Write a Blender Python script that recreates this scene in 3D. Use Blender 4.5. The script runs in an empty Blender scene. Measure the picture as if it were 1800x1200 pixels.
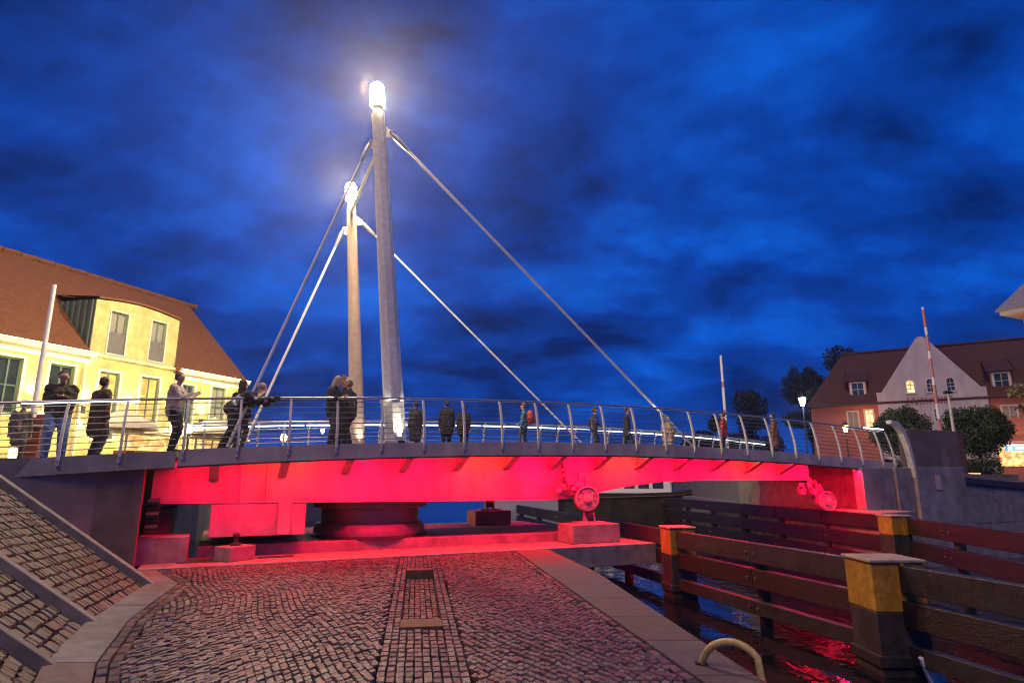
import bpy, bmesh, math, random
import numpy as np
from mathutils import Vector, Matrix, noise
PI = math.pi
R = math.radians
random.seed(7)
rng = np.random.default_rng(7)
sc = bpy.context.scene
COL = sc.collection

# ------------------------------------------------------------------ camera, sky, street light fill, exposure
EYE = 1.75
cam_d = bpy.data.cameras.new('camera')
cam_d.sensor_width = 36.0
cam_d.lens = 36.0 * 1095 / 1800
cam_d.clip_start = 0.1
cam_d.clip_end = 4000
cam = bpy.data.objects.new('camera', cam_d)
COL.objects.link(cam)
cam.location = (0, 0, EYE)
cam.rotation_euler = (PI / 2 + math.atan(240 / 1095), 0, 0)
sc.camera = cam

world = bpy.data.worlds.new('World')
sc.world = world
world.use_nodes = True
wn = world.node_tree
wn.nodes.clear()
def wnode(t, **kw):
    nd = wn.nodes.new(t)
    for k, v in kw.items():
        setattr(nd, k, v)
    return nd
w_out = wnode('ShaderNodeOutputWorld')
w_bg = wnode('ShaderNodeBackground')
w_bg.inputs['Strength'].default_value = 1.08
w_tc = wnode('ShaderNodeTexCoord')
w_sep = wnode('ShaderNodeSeparateXYZ')
wn.links.new(w_tc.outputs['Generated'], w_sep.inputs[0])
def wmath(op, a, b=None, clamp=False):
    nd = wnode('ShaderNodeMath', operation=op, use_clamp=clamp)
    for i, v in enumerate((a, b)):
        if v is None:
            continue
        if isinstance(v, (int, float)):
            nd.inputs[i].default_value = v
        else:
            wn.links.new(v, nd.inputs[i])
    return nd.outputs[0]
zc = wmath('MAXIMUM', w_sep.outputs['Z'], 0.0)
den = wmath('ADD', zc, 0.32)
cu = wmath('DIVIDE', w_sep.outputs['X'], den)
cv = wmath('DIVIDE', w_sep.outputs['Y'], den)
w_cmb = wnode('ShaderNodeCombineXYZ')
wn.links.new(cu, w_cmb.inputs[0])
wn.links.new(cv, w_cmb.inputs[1])
w_map = wnode('ShaderNodeMapping')
w_map.inputs['Rotation'].default_value = (0, 0, R(28))
w_map.inputs['Scale'].default_value = (0.85, 1.05, 1)
w_map.inputs['Location'].default_value = (0.3, 0.4, 0)
wn.links.new(w_cmb.outputs[0], w_map.inputs[0])
n1 = wnode('ShaderNodeTexNoise')
n1.inputs['Scale'].default_value = 2.1
n1.inputs['Detail'].default_value = 7
n1.inputs['Roughness'].default_value = 0.60
n1.inputs['Distortion'].default_value = 0.15
wn.links.new(w_map.outputs[0], n1.inputs['Vector'])
n2 = wnode('ShaderNodeTexNoise')
n2.inputs['Scale'].default_value = 0.75
n2.inputs['Detail'].default_value = 3
wn.links.new(w_map.outputs[0], n2.inputs['Vector'])
mixn = wmath('ADD', wmath('MULTIPLY', n1.outputs['Fac'], 0.72), wmath('MULTIPLY', n2.outputs['Fac'], 0.28))
w_ramp = wnode('ShaderNodeValToRGB')
cr = w_ramp.color_ramp
cr.elements[0].position = 0.40
cr.elements[0].color = (0.0012, 0.0140, 0.110, 1)
cr.elements[1].position = 0.625
cr.elements[1].color = (0.0025, 0.1200, 0.700, 1)
el = cr.elements.new(0.50)
el.color = (0.0015, 0.0470, 0.345, 1)
wn.links.new(mixn, w_ramp.inputs[0])
# paler air low over the water
hz = wmath('POWER', wmath('SUBTRACT', 1.0, zc, True), 16.0)
w_mix = wnode('ShaderNodeMix', data_type='RGBA')
wn.links.new(wmath('MULTIPLY', hz, 0.35), w_mix.inputs[0])
wn.links.new(w_ramp.outputs[0], w_mix.inputs[6])
w_mix.inputs[7].default_value = (0.02, 0.10, 0.42, 1)
wn.links.new(w_mix.outputs[2], w_bg.inputs['Color'])
wn.links.new(w_bg.outputs[0], w_out.inputs[0])

street_fill_d = bpy.data.lights.new('sun', 'SUN')  # sun-type lamp standing in for street lamps behind the camera
street_fill_d.energy = 1.2
street_fill_d.color = (1.0, 0.62, 0.34)
street_fill_d.angle = R(25)
sun = bpy.data.objects.new('sun', street_fill_d)
COL.objects.link(sun)
sun.rotation_euler = Vector((0.17, 0.53, -0.83)).to_track_quat('-Z', 'Y').to_euler()

sc.view_settings.view_transform = 'Standard'
sc.view_settings.look = 'None'
sc.view_settings.exposure = 0
sc.view_settings.gamma = 1
sc.view_settings.use_curve_mapping = False
sc.cycles.use_denoising = True
sc.cycles.filter_width = 1.15
sc.cycles.max_bounces = 6
sc.cycles.sample_clamp_indirect = 4.0

# ------------------------------------------------------------------ materials
def mat(name, col, rough=0.6, metal=0.0, var=0.25, nscale=6.0, bump=0.0, bscale=40.0, emit=None, estr=0.0,
        spec=0.5, isl=0.0, obj=0.0, col2=None, stretch=(1, 1, 1), coat=0.0, streak=0.0):
    m = bpy.data.materials.new(name)
    m.use_nodes = True
    nt = m.node_tree
    b = nt.nodes['Principled BSDF']
    b.inputs['Roughness'].default_value = rough
    b.inputs['Metallic'].default_value = metal
    b.inputs['Specular IOR Level'].default_value = spec
    if coat:
        b.inputs['Coat Weight'].default_value = coat
    if emit:
        b.inputs['Emission Color'].default_value = (*emit, 1)
        b.inputs['Emission Strength'].default_value = estr
    tc = nt.nodes.new('ShaderNodeTexCoord')
    mp = nt.nodes.new('ShaderNodeMapping')
    mp.inputs['Scale'].default_value = stretch
    nt.links.new(tc.outputs['Object'], mp.inputs[0])
    nz = nt.nodes.new('ShaderNodeTexNoise')
    nz.inputs['Scale'].default_value = nscale
    nz.inputs['Detail'].default_value = 6
    nz.inputs['Roughness'].default_value = 0.65
    nt.links.new(mp.outputs[0], nz.inputs['Vector'])
    rp = nt.nodes.new('ShaderNodeValToRGB')
    c2 = col2 or tuple(min(1, c * (1 + var)) for c in col)
    c1 = tuple(c * (1 - var) for c in col)
    rp.color_ramp.elements[0].position = 0.3
    rp.color_ramp.elements[1].position = 0.7
    rp.color_ramp.elements[0].color = (*c1, 1)
    rp.color_ramp.elements[1].color = (*c2, 1)
    nt.links.new(nz.outputs['Fac'], rp.inputs[0])
    out = rp.outputs[0]
    if streak:
        mp2 = nt.nodes.new('ShaderNodeMapping')
        mp2.inputs['Scale'].default_value = (0.9, 0.9, 0.22)
        nt.links.new(tc.outputs['Object'], mp2.inputs[0])
        ns = nt.nodes.new('ShaderNodeTexNoise')
        ns.inputs['Scale'].default_value = 2.2
        ns.inputs['Detail'].default_value = 5
        nt.links.new(mp2.outputs[0], ns.inputs['Vector'])
        mr = nt.nodes.new('ShaderNodeMapRange')
        mr.inputs[1].default_value = 0.35
        mr.inputs[2].default_value = 0.7
        mr.inputs[3].default_value = 1 - streak
        mr.inputs[4].default_value = 1.1
        nt.links.new(ns.outputs['Fac'], mr.inputs[0])
        hs = nt.nodes.new('ShaderNodeHueSaturation')
        nt.links.new(out, hs.inputs['Color'])
        nt.links.new(mr.outputs[0], hs.inputs['Value'])
        out = hs.outputs[0]
    if isl or obj:
        hsv = nt.nodes.new('ShaderNodeHueSaturation')
        nt.links.new(out, hsv.inputs['Color'])
        ge = nt.nodes.new('ShaderNodeNewGeometry')
        oi = nt.nodes.new('ShaderNodeObjectInfo')
        ad = nt.nodes.new('ShaderNodeMath')
        ad.operation = 'ADD'
        nt.links.new(ge.outputs['Random Per Island'], ad.inputs[0])
        nt.links.new(oi.outputs['Random'], ad.inputs[1])
        fr = nt.nodes.new('ShaderNodeMath')
        fr.operation = 'FRACT'
        nt.links.new(ad.outputs[0], fr.inputs[0])
        k = max(isl, obj)
        mr = nt.nodes.new('ShaderNodeMapRange')
        mr.inputs[3].default_value = 1 - k
        mr.inputs[4].default_value = 1 + k
        nt.links.new(fr.outputs[0], mr.inputs[0])
        nt.links.new(mr.outputs[0], hsv.inputs['Value'])
        m7 = nt.nodes.new('ShaderNodeMath')
        m7.operation = 'MULTIPLY'
        m7.inputs[1].default_value = 7.31
        nt.links.new(fr.outputs[0], m7.inputs[0])
        f7 = nt.nodes.new('ShaderNodeMath')
        f7.operation = 'FRACT'
        nt.links.new(m7.outputs[0], f7.inputs[0])
        mr2 = nt.nodes.new('ShaderNodeMapRange')
        mr2.inputs[3].default_value = 0.35
        mr2.inputs[4].default_value = 1.45
        nt.links.new(f7.outputs[0], mr2.inputs[0])
        nt.links.new(mr2.outputs[0], hsv.inputs['Saturation'])
        out = hsv.outputs[0]
    nt.links.new(out, b.inputs['Base Color'])
    rr = nt.nodes.new('ShaderNodeMapRange')
    rr.inputs[3].default_value = max(0, rough - 0.12)
    rr.inputs[4].default_value = min(1, rough + 0.12)
    nt.links.new(nz.outputs['Fac'], rr.inputs[0])
    nt.links.new(rr.outputs[0], b.inputs['Roughness'])
    if bump:
        nb = nt.nodes.new('ShaderNodeTexNoise')
        nb.inputs['Scale'].default_value = bscale
        nb.inputs['Detail'].default_value = 5
        nt.links.new(mp.outputs[0], nb.inputs['Vector'])
        bp = nt.nodes.new('ShaderNodeBump')
        bp.inputs['Strength'].default_value = bump
        bp.inputs['Distance'].default_value = 0.02
        nt.links.new(nb.outputs['Fac'], bp.inputs['Height'])
        nt.links.new(bp.outputs[0], b.inputs['Normal'])
    return m

def glow(name, col, s):
    m = bpy.data.materials.new(name)
    m.use_nodes = True
    b = m.node_tree.nodes['Principled BSDF']
    b.inputs['Base Color'].default_value = (*[min(1, c) for c in col], 1)
    b.inputs['Emission Color'].default_value = (*col, 1)
    b.inputs['Emission Strength'].default_value = s
    return m

def lit_window(name, c1, c2, s, scale=2.5):
    m = bpy.data.materials.new(name)
    m.use_nodes = True
    nt = m.node_tree
    b = nt.nodes['Principled BSDF']
    b.inputs['Base Color'].default_value = (0.3, 0.22, 0.12, 1)
    b.inputs['Roughness'].default_value = 0.15
    tc = nt.nodes.new('ShaderNodeTexCoord')
    nz = nt.nodes.new('ShaderNodeTexNoise')
    nz.inputs['Scale'].default_value = scale
    nz.inputs['Detail'].default_value = 3
    nt.links.new(tc.outputs['Object'], nz.inputs['Vector'])
    rp = nt.nodes.new('ShaderNodeValToRGB')
    rp.color_ramp.elements[0].position = 0.38
    rp.color_ramp.elements[1].position = 0.62
    rp.color_ramp.elements[0].color = (*c1, 1)
    rp.color_ramp.elements[1].color = (*c2, 1)
    nt.links.new(nz.outputs['Fac'], rp.inputs[0])
    nt.links.new(rp.outputs[0], b.inputs['Emission Color'])
    b.inputs['Emission Strength'].default_value = s
    return m

M = {}
M['cobble'] = mat('granite_sett', (0.110, 0.074, 0.062), 0.40, var=0.5, nscale=22, bump=0.35, bscale=90, isl=0.5, obj=0.5)
M['slope_stone'] = mat('slope_stone', (0.085, 0.058, 0.041), 0.55, var=0.5, nscale=18, bump=0.4, bscale=70, isl=0.55, obj=0.55)
M['joint'] = mat('joint_soil', (0.012, 0.010, 0.008), 0.95, var=0.5, nscale=12, bump=0.5, bscale=60)
M['strip'] = mat('strip_concrete', (0.17, 0.130, 0.118), 0.75, var=0.35, nscale=4, bump=0.25, bscale=60, obj=0.15)
M['kerb'] = mat('kerb_concrete', (0.105, 0.075, 0.068), 0.75, var=0.3, nscale=5, bump=0.25, bscale=60, isl=0.12, obj=0.12)
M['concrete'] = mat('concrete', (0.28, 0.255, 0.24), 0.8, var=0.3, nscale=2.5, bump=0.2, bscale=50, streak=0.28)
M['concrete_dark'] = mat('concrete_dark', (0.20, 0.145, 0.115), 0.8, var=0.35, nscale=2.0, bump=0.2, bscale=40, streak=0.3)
M['plinth'] = mat('plinth_concrete', (0.235, 0.205, 0.19), 0.75, var=0.38, nscale=3, bump=0.2, bscale=45)
M['girder'] = mat('girder_paint', (0.36, 0.33, 0.33), 0.5, var=0.22, nscale=1.6, bump=0.08, bscale=9, streak=0.3)
M['fascia'] = mat('fascia_paint', (0.40, 0.33, 0.30), 0.5, var=0.14, nscale=2.5, bump=0.05, bscale=12, streak=0.25)
M['steel'] = mat('stainless_steel', (0.50, 0.48, 0.45), 0.32, metal=0.85, var=0.15, nscale=8)
M['post_steel'] = mat('post_steel', (0.62, 0.58, 0.50), 0.45, metal=0.1, var=0.2, nscale=9)
M['bar_steel'] = mat('bar_steel', (0.22, 0.21, 0.21), 0.4, metal=0.6, var=0.2, nscale=9)
M['mast'] = mat('mast_galvanised', (0.95, 0.89, 0.74), 0.6, metal=0.0, var=0.2, nscale=9, bump=0.15, bscale=30, streak=0.15)
M['mast_brown'] = mat('mast_bronze', (0.60, 0.46, 0.36), 0.5, metal=0.0, var=0.15, nscale=7, streak=0.2)
M['rod'] = mat('stay_rod_steel', (0.85, 0.82, 0.75), 0.4, metal=0.1, var=0.12)
M['dark_steel'] = mat('dark_steel', (0.05, 0.046, 0.045), 0.5, metal=0.3, var=0.4, nscale=9)
M['rust'] = mat('rusty_plate', (0.16, 0.07, 0.035), 0.7, metal=0.2, var=0.5, nscale=9, bump=0.3)
M['ring'] = mat('bearing_ring_steel', (0.20, 0.15, 0.14), 0.4, metal=0.5, var=0.2, nscale=4)
M['timber'] = mat('wet_timber', (0.012, 0.008, 0.007), 0.42, var=0.5, nscale=5, bump=0.5, bscale=14, stretch=(1, 1, 6), col2=(0.036, 0.024, 0.019))
M['timber_grey'] = mat('grey_timber', (0.030, 0.025, 0.023), 0.45, var=0.4, nscale=4, bump=0.4, bscale=14)
M['pile'] = mat('pile_steel', (0.05, 0.042, 0.037), 0.55, metal=0.1, var=0.4, nscale=6, bump=0.2, streak=0.4)
M['yellow'] = mat('yellow_paint', (0.46, 0.23, 0.02), 0.55, var=0.4, nscale=7, bump=0.1, streak=0.3)
M['cap'] = mat('pile_cap', (0.36, 0.25, 0.17), 0.6, var=0.3, nscale=5)
M['hoop'] = mat('hoop_paint', (0.55, 0.42, 0.13), 0.5, var=0.3, nscale=14, bump=0.1)
M['white_paint'] = mat('white_paint', (0.75, 0.73, 0.70), 0.45, var=0.1, nscale=5)
M['red_paint'] = mat('red_paint', (0.52, 0.19, 0.17), 0.45, var=0.15, nscale=5)
M['wall_yellow'] = mat('yellow_render', (0.55, 0.49, 0.20), 0.85, var=0.32, nscale=2.2, bump=0.5, bscale=12)
M['wall_trim'] = mat('pale_trim', (0.72, 0.64, 0.46), 0.7, var=0.08)
M['wall_salmon'] = mat('salmon_render', (0.50, 0.17, 0.12), 0.85, var=0.12, nscale=1.0, bump=0.1)
M['wall_gable'] = mat('gable_render', (0.60, 0.53, 0.52), 0.85, var=0.1, nscale=0.8, bump=0.1, streak=0.12)
M['wall_orange'] = mat('orange_render', (0.48, 0.24, 0.10), 0.85, var=0.15, nscale=1.0)
M['clad'] = mat('zinc_cladding', (0.10, 0.11, 0.10), 0.5, metal=0.3, var=0.2)
M['frame_white'] = mat('window_frame_white', (0.70, 0.66, 0.58), 0.5, var=0.06)
M['frame_green'] = mat('window_frame_green', (0.10, 0.17, 0.14), 0.5, var=0.15)
M['pane_dark'] = mat('window_pane', (0.03, 0.04, 0.05), 0.06, var=0.3, nscale=2)
M['pane_blue'] = mat('window_pane_blue', (0.03, 0.06, 0.10), 0.05, var=0.3, nscale=2)
M['curtain'] = mat('grey_curtain', (0.30, 0.28, 0.25), 0.9, var=0.2, nscale=8, stretch=(6, 6, 0.5))
M['grille'] = mat('grey_grille', (0.16, 0.15, 0.15), 0.5, var=0.2, nscale=6)
M['soil'] = mat('bank_ground', (0.09, 0.08, 0.065), 0.9, var=0.4, nscale=1.5, bump=0.3)
M['paving'] = mat('promenade_paving', (0.20, 0.18, 0.16), 0.8, var=0.25, nscale=2.0, bump=0.2)
M['bark'] = mat('bark', (0.07, 0.05, 0.035), 0.9, var=0.4, nscale=10, bump=0.6)
M['leaf'] = mat('leaf', (0.052, 0.082, 0.026), 0.75, var=0.5, nscale=1.6, isl=0.3)
M['leaf_dark'] = mat('leaf_dark', (0.030, 0.040, 0.024), 0.75, var=0.5, nscale=0.9, isl=0.3)
M['leaf_yellow'] = mat('leaf_yellow', (0.26, 0.20, 0.06), 0.7, var=0.3, nscale=1.2, isl=0.5)
M['hull'] = mat('dark_hull', (0.035, 0.032, 0.028), 0.35, var=0.4, nscale=1.2)
M['boat_white'] = mat('boat_white', (0.65, 0.65, 0.66), 0.35, var=0.08)
M['parasol'] = mat('parasol_canvas', (0.62, 0.56, 0.45), 0.85, var=0.1)
M['barrel'] = mat('red_brown_boards', (0.20, 0.055, 0.03), 0.7, var=0.3, nscale=5, stretch=(1, 1, 0.3))
M['skin'] = mat('skin', (0.50, 0.27, 0.19), 0.55, var=0.08, nscale=20)
M['eye'] = mat('eye_dark', (0.03, 0.02, 0.02), 0.3)
M['lip'] = mat('lip', (0.36, 0.12, 0.10), 0.5)
M['led_white'] = glow('led_white', (0.85, 0.93, 1.0), 5.0)
M['led_rail'] = glow('led_rail', (1.0, 0.92, 0.78), 9.0)
M['led_warm'] = glow('led_warm', (1.0, 0.80, 0.36), 5.0)
M['globe'] = glow('lamp_globe', (1.0, 0.76, 0.44), 2100.0)
M['lantern'] = glow('lantern_glow', (0.95, 0.97, 1.0), 18.0)
M['lantern_warm'] = glow('lantern_warm', (1.0, 0.72, 0.28), 9.0)
M['lantern_orange'] = glow('lantern_orange', (1.0, 0.42, 0.10), 7.0)
M['fairy'] = glow('fairy_glow', (1.0, 0.78, 0.36), 3.0)
M['sign_blue'] = glow('sign_blue', (0.10, 0.28, 1.0), 2.2)
M['sign_white'] = glow('sign_white', (0.75, 0.88, 1.0), 2.5)
M['win_amber'] = lit_window('lit_window_amber', (0.40, 0.18, 0.02), (1.0, 0.62, 0.10), 1.2)
M['win_warm'] = lit_window('window_warm_glow', (0.75, 0.42, 0.14), (1.0, 0.85, 0.45), 1.5)
M['win_shop'] = lit_window('lit_shop', (0.50, 0.22, 0.05), (1.0, 0.78, 0.30), 1.5, 3.5)

def tiles(name, c):
    m = mat(name, c, 0.75, var=0.25, nscale=7, bump=0.0)
    nt = m.node_tree
    b = nt.nodes['Principled BSDF']
    tc = nt.nodes.new('ShaderNodeTexCoord')
    w1 = nt.nodes.new('ShaderNodeTexWave')
    w1.bands_direction = 'Z'
    w1.wave_profile = 'SAW'
    w1.inputs['Scale'].default_value = 1.6
    w1.inputs['Distortion'].default_value = 0.6
    w1.inputs['Detail'].default_value = 1
    nt.links.new(tc.outputs['Object'], w1.inputs['Vector'])
    nz = nt.nodes.new('ShaderNodeTexVoronoi')
    nz.inputs['Scale'].default_value = 5.5
    nt.links.new(tc.outputs['Object'], nz.inputs['Vector'])
    ad = nt.nodes.new('ShaderNodeMath')
    ad.operation = 'ADD'
    nt.links.new(w1.outputs['Fac'], ad.inputs[0])
    nt.links.new(nz.outputs['Distance'], ad.inputs[1])
    bp = nt.nodes.new('ShaderNodeBump')
    bp.inputs['Strength'].default_value = 0.8
    bp.inputs['Distance'].default_value = 0.05
    nt.links.new(ad.outputs[0], bp.inputs['Height'])
    nt.links.new(bp.outputs[0], b.inputs['Normal'])
    return m
M['roof'] = tiles('roof_tiles_brown', (0.17, 0.062, 0.024))
M['roof_r'] = tiles('roof_tiles_red', (0.082, 0.028, 0.017))

def water_mat():
    m = bpy.data.materials.new('harbour_water')
    m.use_nodes = True
    nt = m.node_tree
    b = nt.nodes['Principled BSDF']
    b.inputs['Base Color'].default_value = (0.004, 0.006, 0.010, 1)
    b.inputs['Roughness'].default_value = 0.03
    b.inputs['IOR'].default_value = 1.33
    tc = nt.nodes.new('ShaderNodeTexCoord')
    mp = nt.nodes.new('ShaderNodeMapping')
    mp.inputs['Scale'].default_value = (1.0, 0.55, 1)
    nt.links.new(tc.outputs['Object'], mp.inputs[0])
    nz = nt.nodes.new('ShaderNodeTexNoise')
    nz.inputs['Scale'].default_value = 2.6
    nz.inputs['Detail'].default_value = 3
    nz.inputs['Distortion'].default_value = 0.6
    nt.links.new(mp.outputs[0], nz.inputs['Vector'])
    bp = nt.nodes.new('ShaderNodeBump')
    bp.inputs['Strength'].default_value = 0.16
    bp.inputs['Distance'].default_value = 0.12
    nt.links.new(nz.outputs['Fac'], bp.inputs['Height'])
    nt.links.new(bp.outputs[0], b.inputs['Normal'])
    return m
M['water'] = water_mat()

# ------------------------------------------------------------------ mesh builder
class MB:
    def __init__(s):
        s.v = []
        s.f = []
    def add(s, vs, fs):
        o = len(s.v)
        s.v += [tuple(p) for p in vs]
        s.f += [tuple(i + o for i in f) for f in fs]
        return s
    def hexa(s, p):          # 8 corners: bottom 4 ccw, top 4 ccw
        return s.add(p, [(3, 2, 1, 0), (4, 5, 6, 7), (0, 1, 5, 4), (1, 2, 6, 5), (2, 3, 7, 6), (3, 0, 4, 7)])
    def box(s, c, size, ax=None):   # ax: three unit axes
        ax = ax or (Vector((1, 0, 0)), Vector((0, 1, 0)), Vector((0, 0, 1)))
        c = Vector(c)
        h = [a * (d / 2) for a, d in zip(ax, size)]
        p = [c - h[0] - h[1] - h[2], c + h[0] - h[1] - h[2], c + h[0] + h[1] - h[2], c - h[0] + h[1] - h[2],
             c - h[0] - h[1] + h[2], c + h[0] - h[1] + h[2], c + h[0] + h[1] + h[2], c - h[0] + h[1] + h[2]]
        return s.hexa(p)
    def prism(s, poly, z0, z1):     # plan polygon (ccw)
        n = len(poly)
        vs = [(x, y, z0) for x, y in poly] + [(x, y, z1) for x, y in poly]
        fs = [tuple(reversed(range(n))), tuple(range(n, 2 * n))]
        fs += [(i, (i + 1) % n, n + (i + 1) % n, n + i) for i in range(n)]
        return s.add(vs, fs)
    def slab(s, poly, vec):         # any planar polygon extruded by vec
        n = len(poly)
        vec = Vector(vec)
        vs = [Vector(p) for p in poly] + [Vector(p) + vec for p in poly]
        fs = [tuple(reversed(range(n))), tuple(range(n, 2 * n))]
        fs += [(i, (i + 1) % n, n + (i + 1) % n, n + i) for i in range(n)]
        return s.add(vs, fs)
    def tube(s, path, r, n=8, caps=True):
        path = [Vector(p) for p in path]
        rs = r if isinstance(r, (list, tuple)) else [r] * len(path)
        up = None
        vs = []
        for i, p in enumerate(path):
            t = (path[min(i + 1, len(path) - 1)] - path[max(i - 1, 0)]).normalized()
            if up is None:
                up = Vector((0, 0, 1)) if abs(t.z) < 0.9 else Vector((1, 0, 0))
            a = t.cross(up).normalized()
            up = a.cross(t).normalized()
            for k in range(n):
                q = 2 * PI * k / n
                vs.append(p + (a * math.cos(q) + up * math.sin(q)) * rs[i])
        fs = []
        for i in range(len(path) - 1):
            for k in range(n):
                a0 = i * n + k
                a1 = i * n + (k + 1) % n
                fs.append((a0, a1, a1 + n, a0 + n))
        if caps:
            fs.append(tuple(reversed(range(n))))
            fs.append(tuple(range((len(path) - 1) * n, len(path) * n)))
        return s.add(vs, fs)
    def lathe(s, prof, c=(0, 0, 0), n=24, M4=None):  # prof [(r,z)]
        c = Vector(c)
        vs = []
        for r, z in prof:
            for k in range(n):
                q = 2 * PI * k / n
                p = Vector((r * math.cos(q), r * math.sin(q), z))
                if M4 is not None:
                    p = M4 @ p
                vs.append(p + c)
        fs = []
        for i in range(len(prof) - 1):
            for k in range(n):
                a0 = i * n + k
                a1 = i * n + (k + 1) % n
                fs.append((a0, a1, a1 + n, a0 + n))
        fs.append(tuple(reversed(range(n))))
        fs.append(tuple(range((len(prof) - 1) * n, len(prof) * n)))
        return s.add(vs, fs)
    def ball(s, c, r, n=10, sc=(1, 1, 1)):
        prof = [(max(1e-4, math.sin(PI * i / n)) * r, -math.cos(PI * i / n) * r) for i in range(n + 1)]
        return s.lathe(prof, c, 2 * n if n < 8 else n + 4, Matrix.Diagonal(sc))
    def build(s, name, material, parent=None, smooth=False, bevel=0.0):
        me = bpy.data.meshes.new(name)
        off = gpos(parent) if parent else Vector((0, 0, 0))
        me.from_pydata([tuple(Vector(p) - off) for p in s.v] if parent else s.v, [], s.f)
        return finish(name, me, material, parent, smooth, bevel)

def gpos(o):
    p = Vector((0, 0, 0))
    while o:
        p += o.location
        o = o.parent
    return p

def finish(name, me, material, parent=None, smooth=False, bevel=0.0):
    for m in (material if isinstance(material, (list, tuple)) else [material]):
        me.materials.append(m)
    bm = bmesh.new()
    bm.from_mesh(me)
    bmesh.ops.recalc_face_normals(bm, faces=bm.faces)
    bm.to_mesh(me)
    bm.free()
    if smooth:
        me.polygons.foreach_set('use_smooth', [True] * len(me.polygons))
        if smooth != 'all':
            me.set_sharp_from_angle(angle=R(40))
    me.update()
    o = bpy.data.objects.new(name, me)
    COL.objects.link(o)
    if parent:
        o.parent = parent
    if bevel:
        md = o.modifiers.new('edge', 'BEVEL')
        md.width = bevel
        md.segments = 2
        md.limit_method = 'ANGLE'
        md.angle_limit = R(40)
    return o

def tag(o, label=None, cat=None, group=None, kind=None):
    if label:
        o['label'] = label
    if cat:
        o['category'] = cat
    if group:
        o['group'] = group
    if kind:
        o['kind'] = kind
    return o

def thing(name, label, cat, loc, group=None):
    o = bpy.data.objects.new(name, None)
    o.empty_display_size = 0.2
    COL.objects.link(o)
    o.location = loc
    return tag(o, label, cat, group)

def dup(root, loc, label=None, group=None):
    r = root.copy()
    COL.objects.link(r)
    r.location = loc
    if label:
        r['label'] = label
    if group:
        r['group'] = group
    for ch in list(root.children):
        c = ch.copy()
        COL.objects.link(c)
        c.parent = r
        for g in list(ch.children):
            d = g.copy()
            COL.objects.link(d)
            d.parent = c
    return r

def light(name, kind, loc, energy, color, parent=None, aim=None, **kw):
    d = bpy.data.lights.new(name, kind)
    d.energy = energy
    d.color = color
    for k, v in kw.items():
        setattr(d, k, v)
    o = bpy.data.objects.new(name, d)
    COL.objects.link(o)
    o.location = Vector(loc) - (gpos(parent) if parent else Vector((0, 0, 0)))
    if aim is not None:
        o.rotation_euler = Vector(aim).to_track_quat('-Z', 'Y').to_euler()
    if parent:
        o.parent = parent
    return o

Z = Vector((0, 0, 1))
# bridge frame: s along the near railing, o = offset away from the camera
BO = Vector((-5.94, 13.66, 0))
BE = Vector((0.910, 0.4147, 0)).normalized()
BN = Vector((-BE.y, BE.x, 0))
def W(s, o, z=0.0):
    return BO + BE * s + BN * o + Z * z
def zt(s):               # top of the fascia along the bridge
    return 2.70 - 0.0031 * (s - 9.8) ** 2
AX = (BE, BN, Z)
WL = -1.2                # water level

# ------------------------------------------------------------------ the setting: water, banks, quay
mb = MB()
mb.add([(-1500, -300, WL), (1500, -300, WL), (1500, 2500, WL), (-1500, 2500, WL)], [(0, 1, 2, 3)])
tag(mb.build('water', M['water']), kind='structure')
mb = MB()
mb.add([(-1600, -400, -4.0), (1600, -400, -4.0), (1600, 2600, -4.0), (-1600, 2600, -4.0)], [(0, 1, 2, 3)])
tag(mb.build('ground', M['soil']), kind='structure')

LZ = 2.12                 # street level behind the left abutment
a0, a1, a2 = W(-2.0, 0.2), W(-2.0, 6.2), W(-2.6, 18)
mb = MB()
mb.prism([(a0.x, a0.y), (a1.x, a1.y), (a2.x, a2.y), (-13, 60), (-70, 66), (-70, 7.6), (-12.0, 10.9), (-9.6, 11.9)], -2, LZ)
tag(mb.build('left_bank', M['paving']), kind='structure')
RZ = 1.62
b0, b1 = W(20.9, 0.15), W(20.9, 7)
b2 = W(31, 0.1)
mb = MB()
mb.prism([(b0.x, b0.y), (b2.x, b2.y), (60, 36), (90, 30), (90, 120), (13, 120), (11.5, 45), (b1.x, b1.y)], -2, RZ)
tag(mb.build('right_bank', M['paving']), kind='structure')
mb = MB()
mb.prism([(11.2, 19.6), (13.0, 20.8), (13.0, 27), (14.0, 60), (11.2, 60), (10.1, 30)], -2, 0.70)
tag(mb.build('bank_ledge', M['plinth']), kind='structure')
# far shore: a low wooded strip and hills across the harbour
mb = MB()
random.seed(3)
for i in range(60):
    x = -420 + i * 14 + random.uniform(-4, 4)
    h = random.uniform(3, 8)
    mb.lathe([(9, 0), (8, h * 0.5), (4.5, h * 0.85), (1.0, h)], (x, 260 + random.uniform(-12, 12), WL), 9)
tag(mb.build('far_wood', M['leaf_dark']), kind='stuff')

# quay geometry (plan)
def lerp(a, b, t):
    return a + (b - a) * t
FOOT = [(-7.35, 12.75), (-6.15, 11.24), (-5.30, 8.42), (-4.49, 6.56), (-3.40, 4.70), (-2.6, 3.4)]
KIN = [(2.05, 3.6), (1.69, 5.96), (0.10, 16.0)]
KOUT = [(2.42, 3.6), (2.06, 7.19), (1.57, 12.56), (0.86, 16.4)]
def xon(line, y):
    pts = sorted(line, key=lambda p: p[1])
    for p, q in zip(pts, pts[1:]):
        if y <= q[1] or q is pts[-1]:
            return p[0] + (q[0] - p[0]) * (y - p[1]) / (q[1] - p[1])
def slab_front(x):        # y of the foundation's front edge at x
    p = W(-1.4, -0.33)
    return p.y + (x - p.x) * BE.y / BE.x
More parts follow.
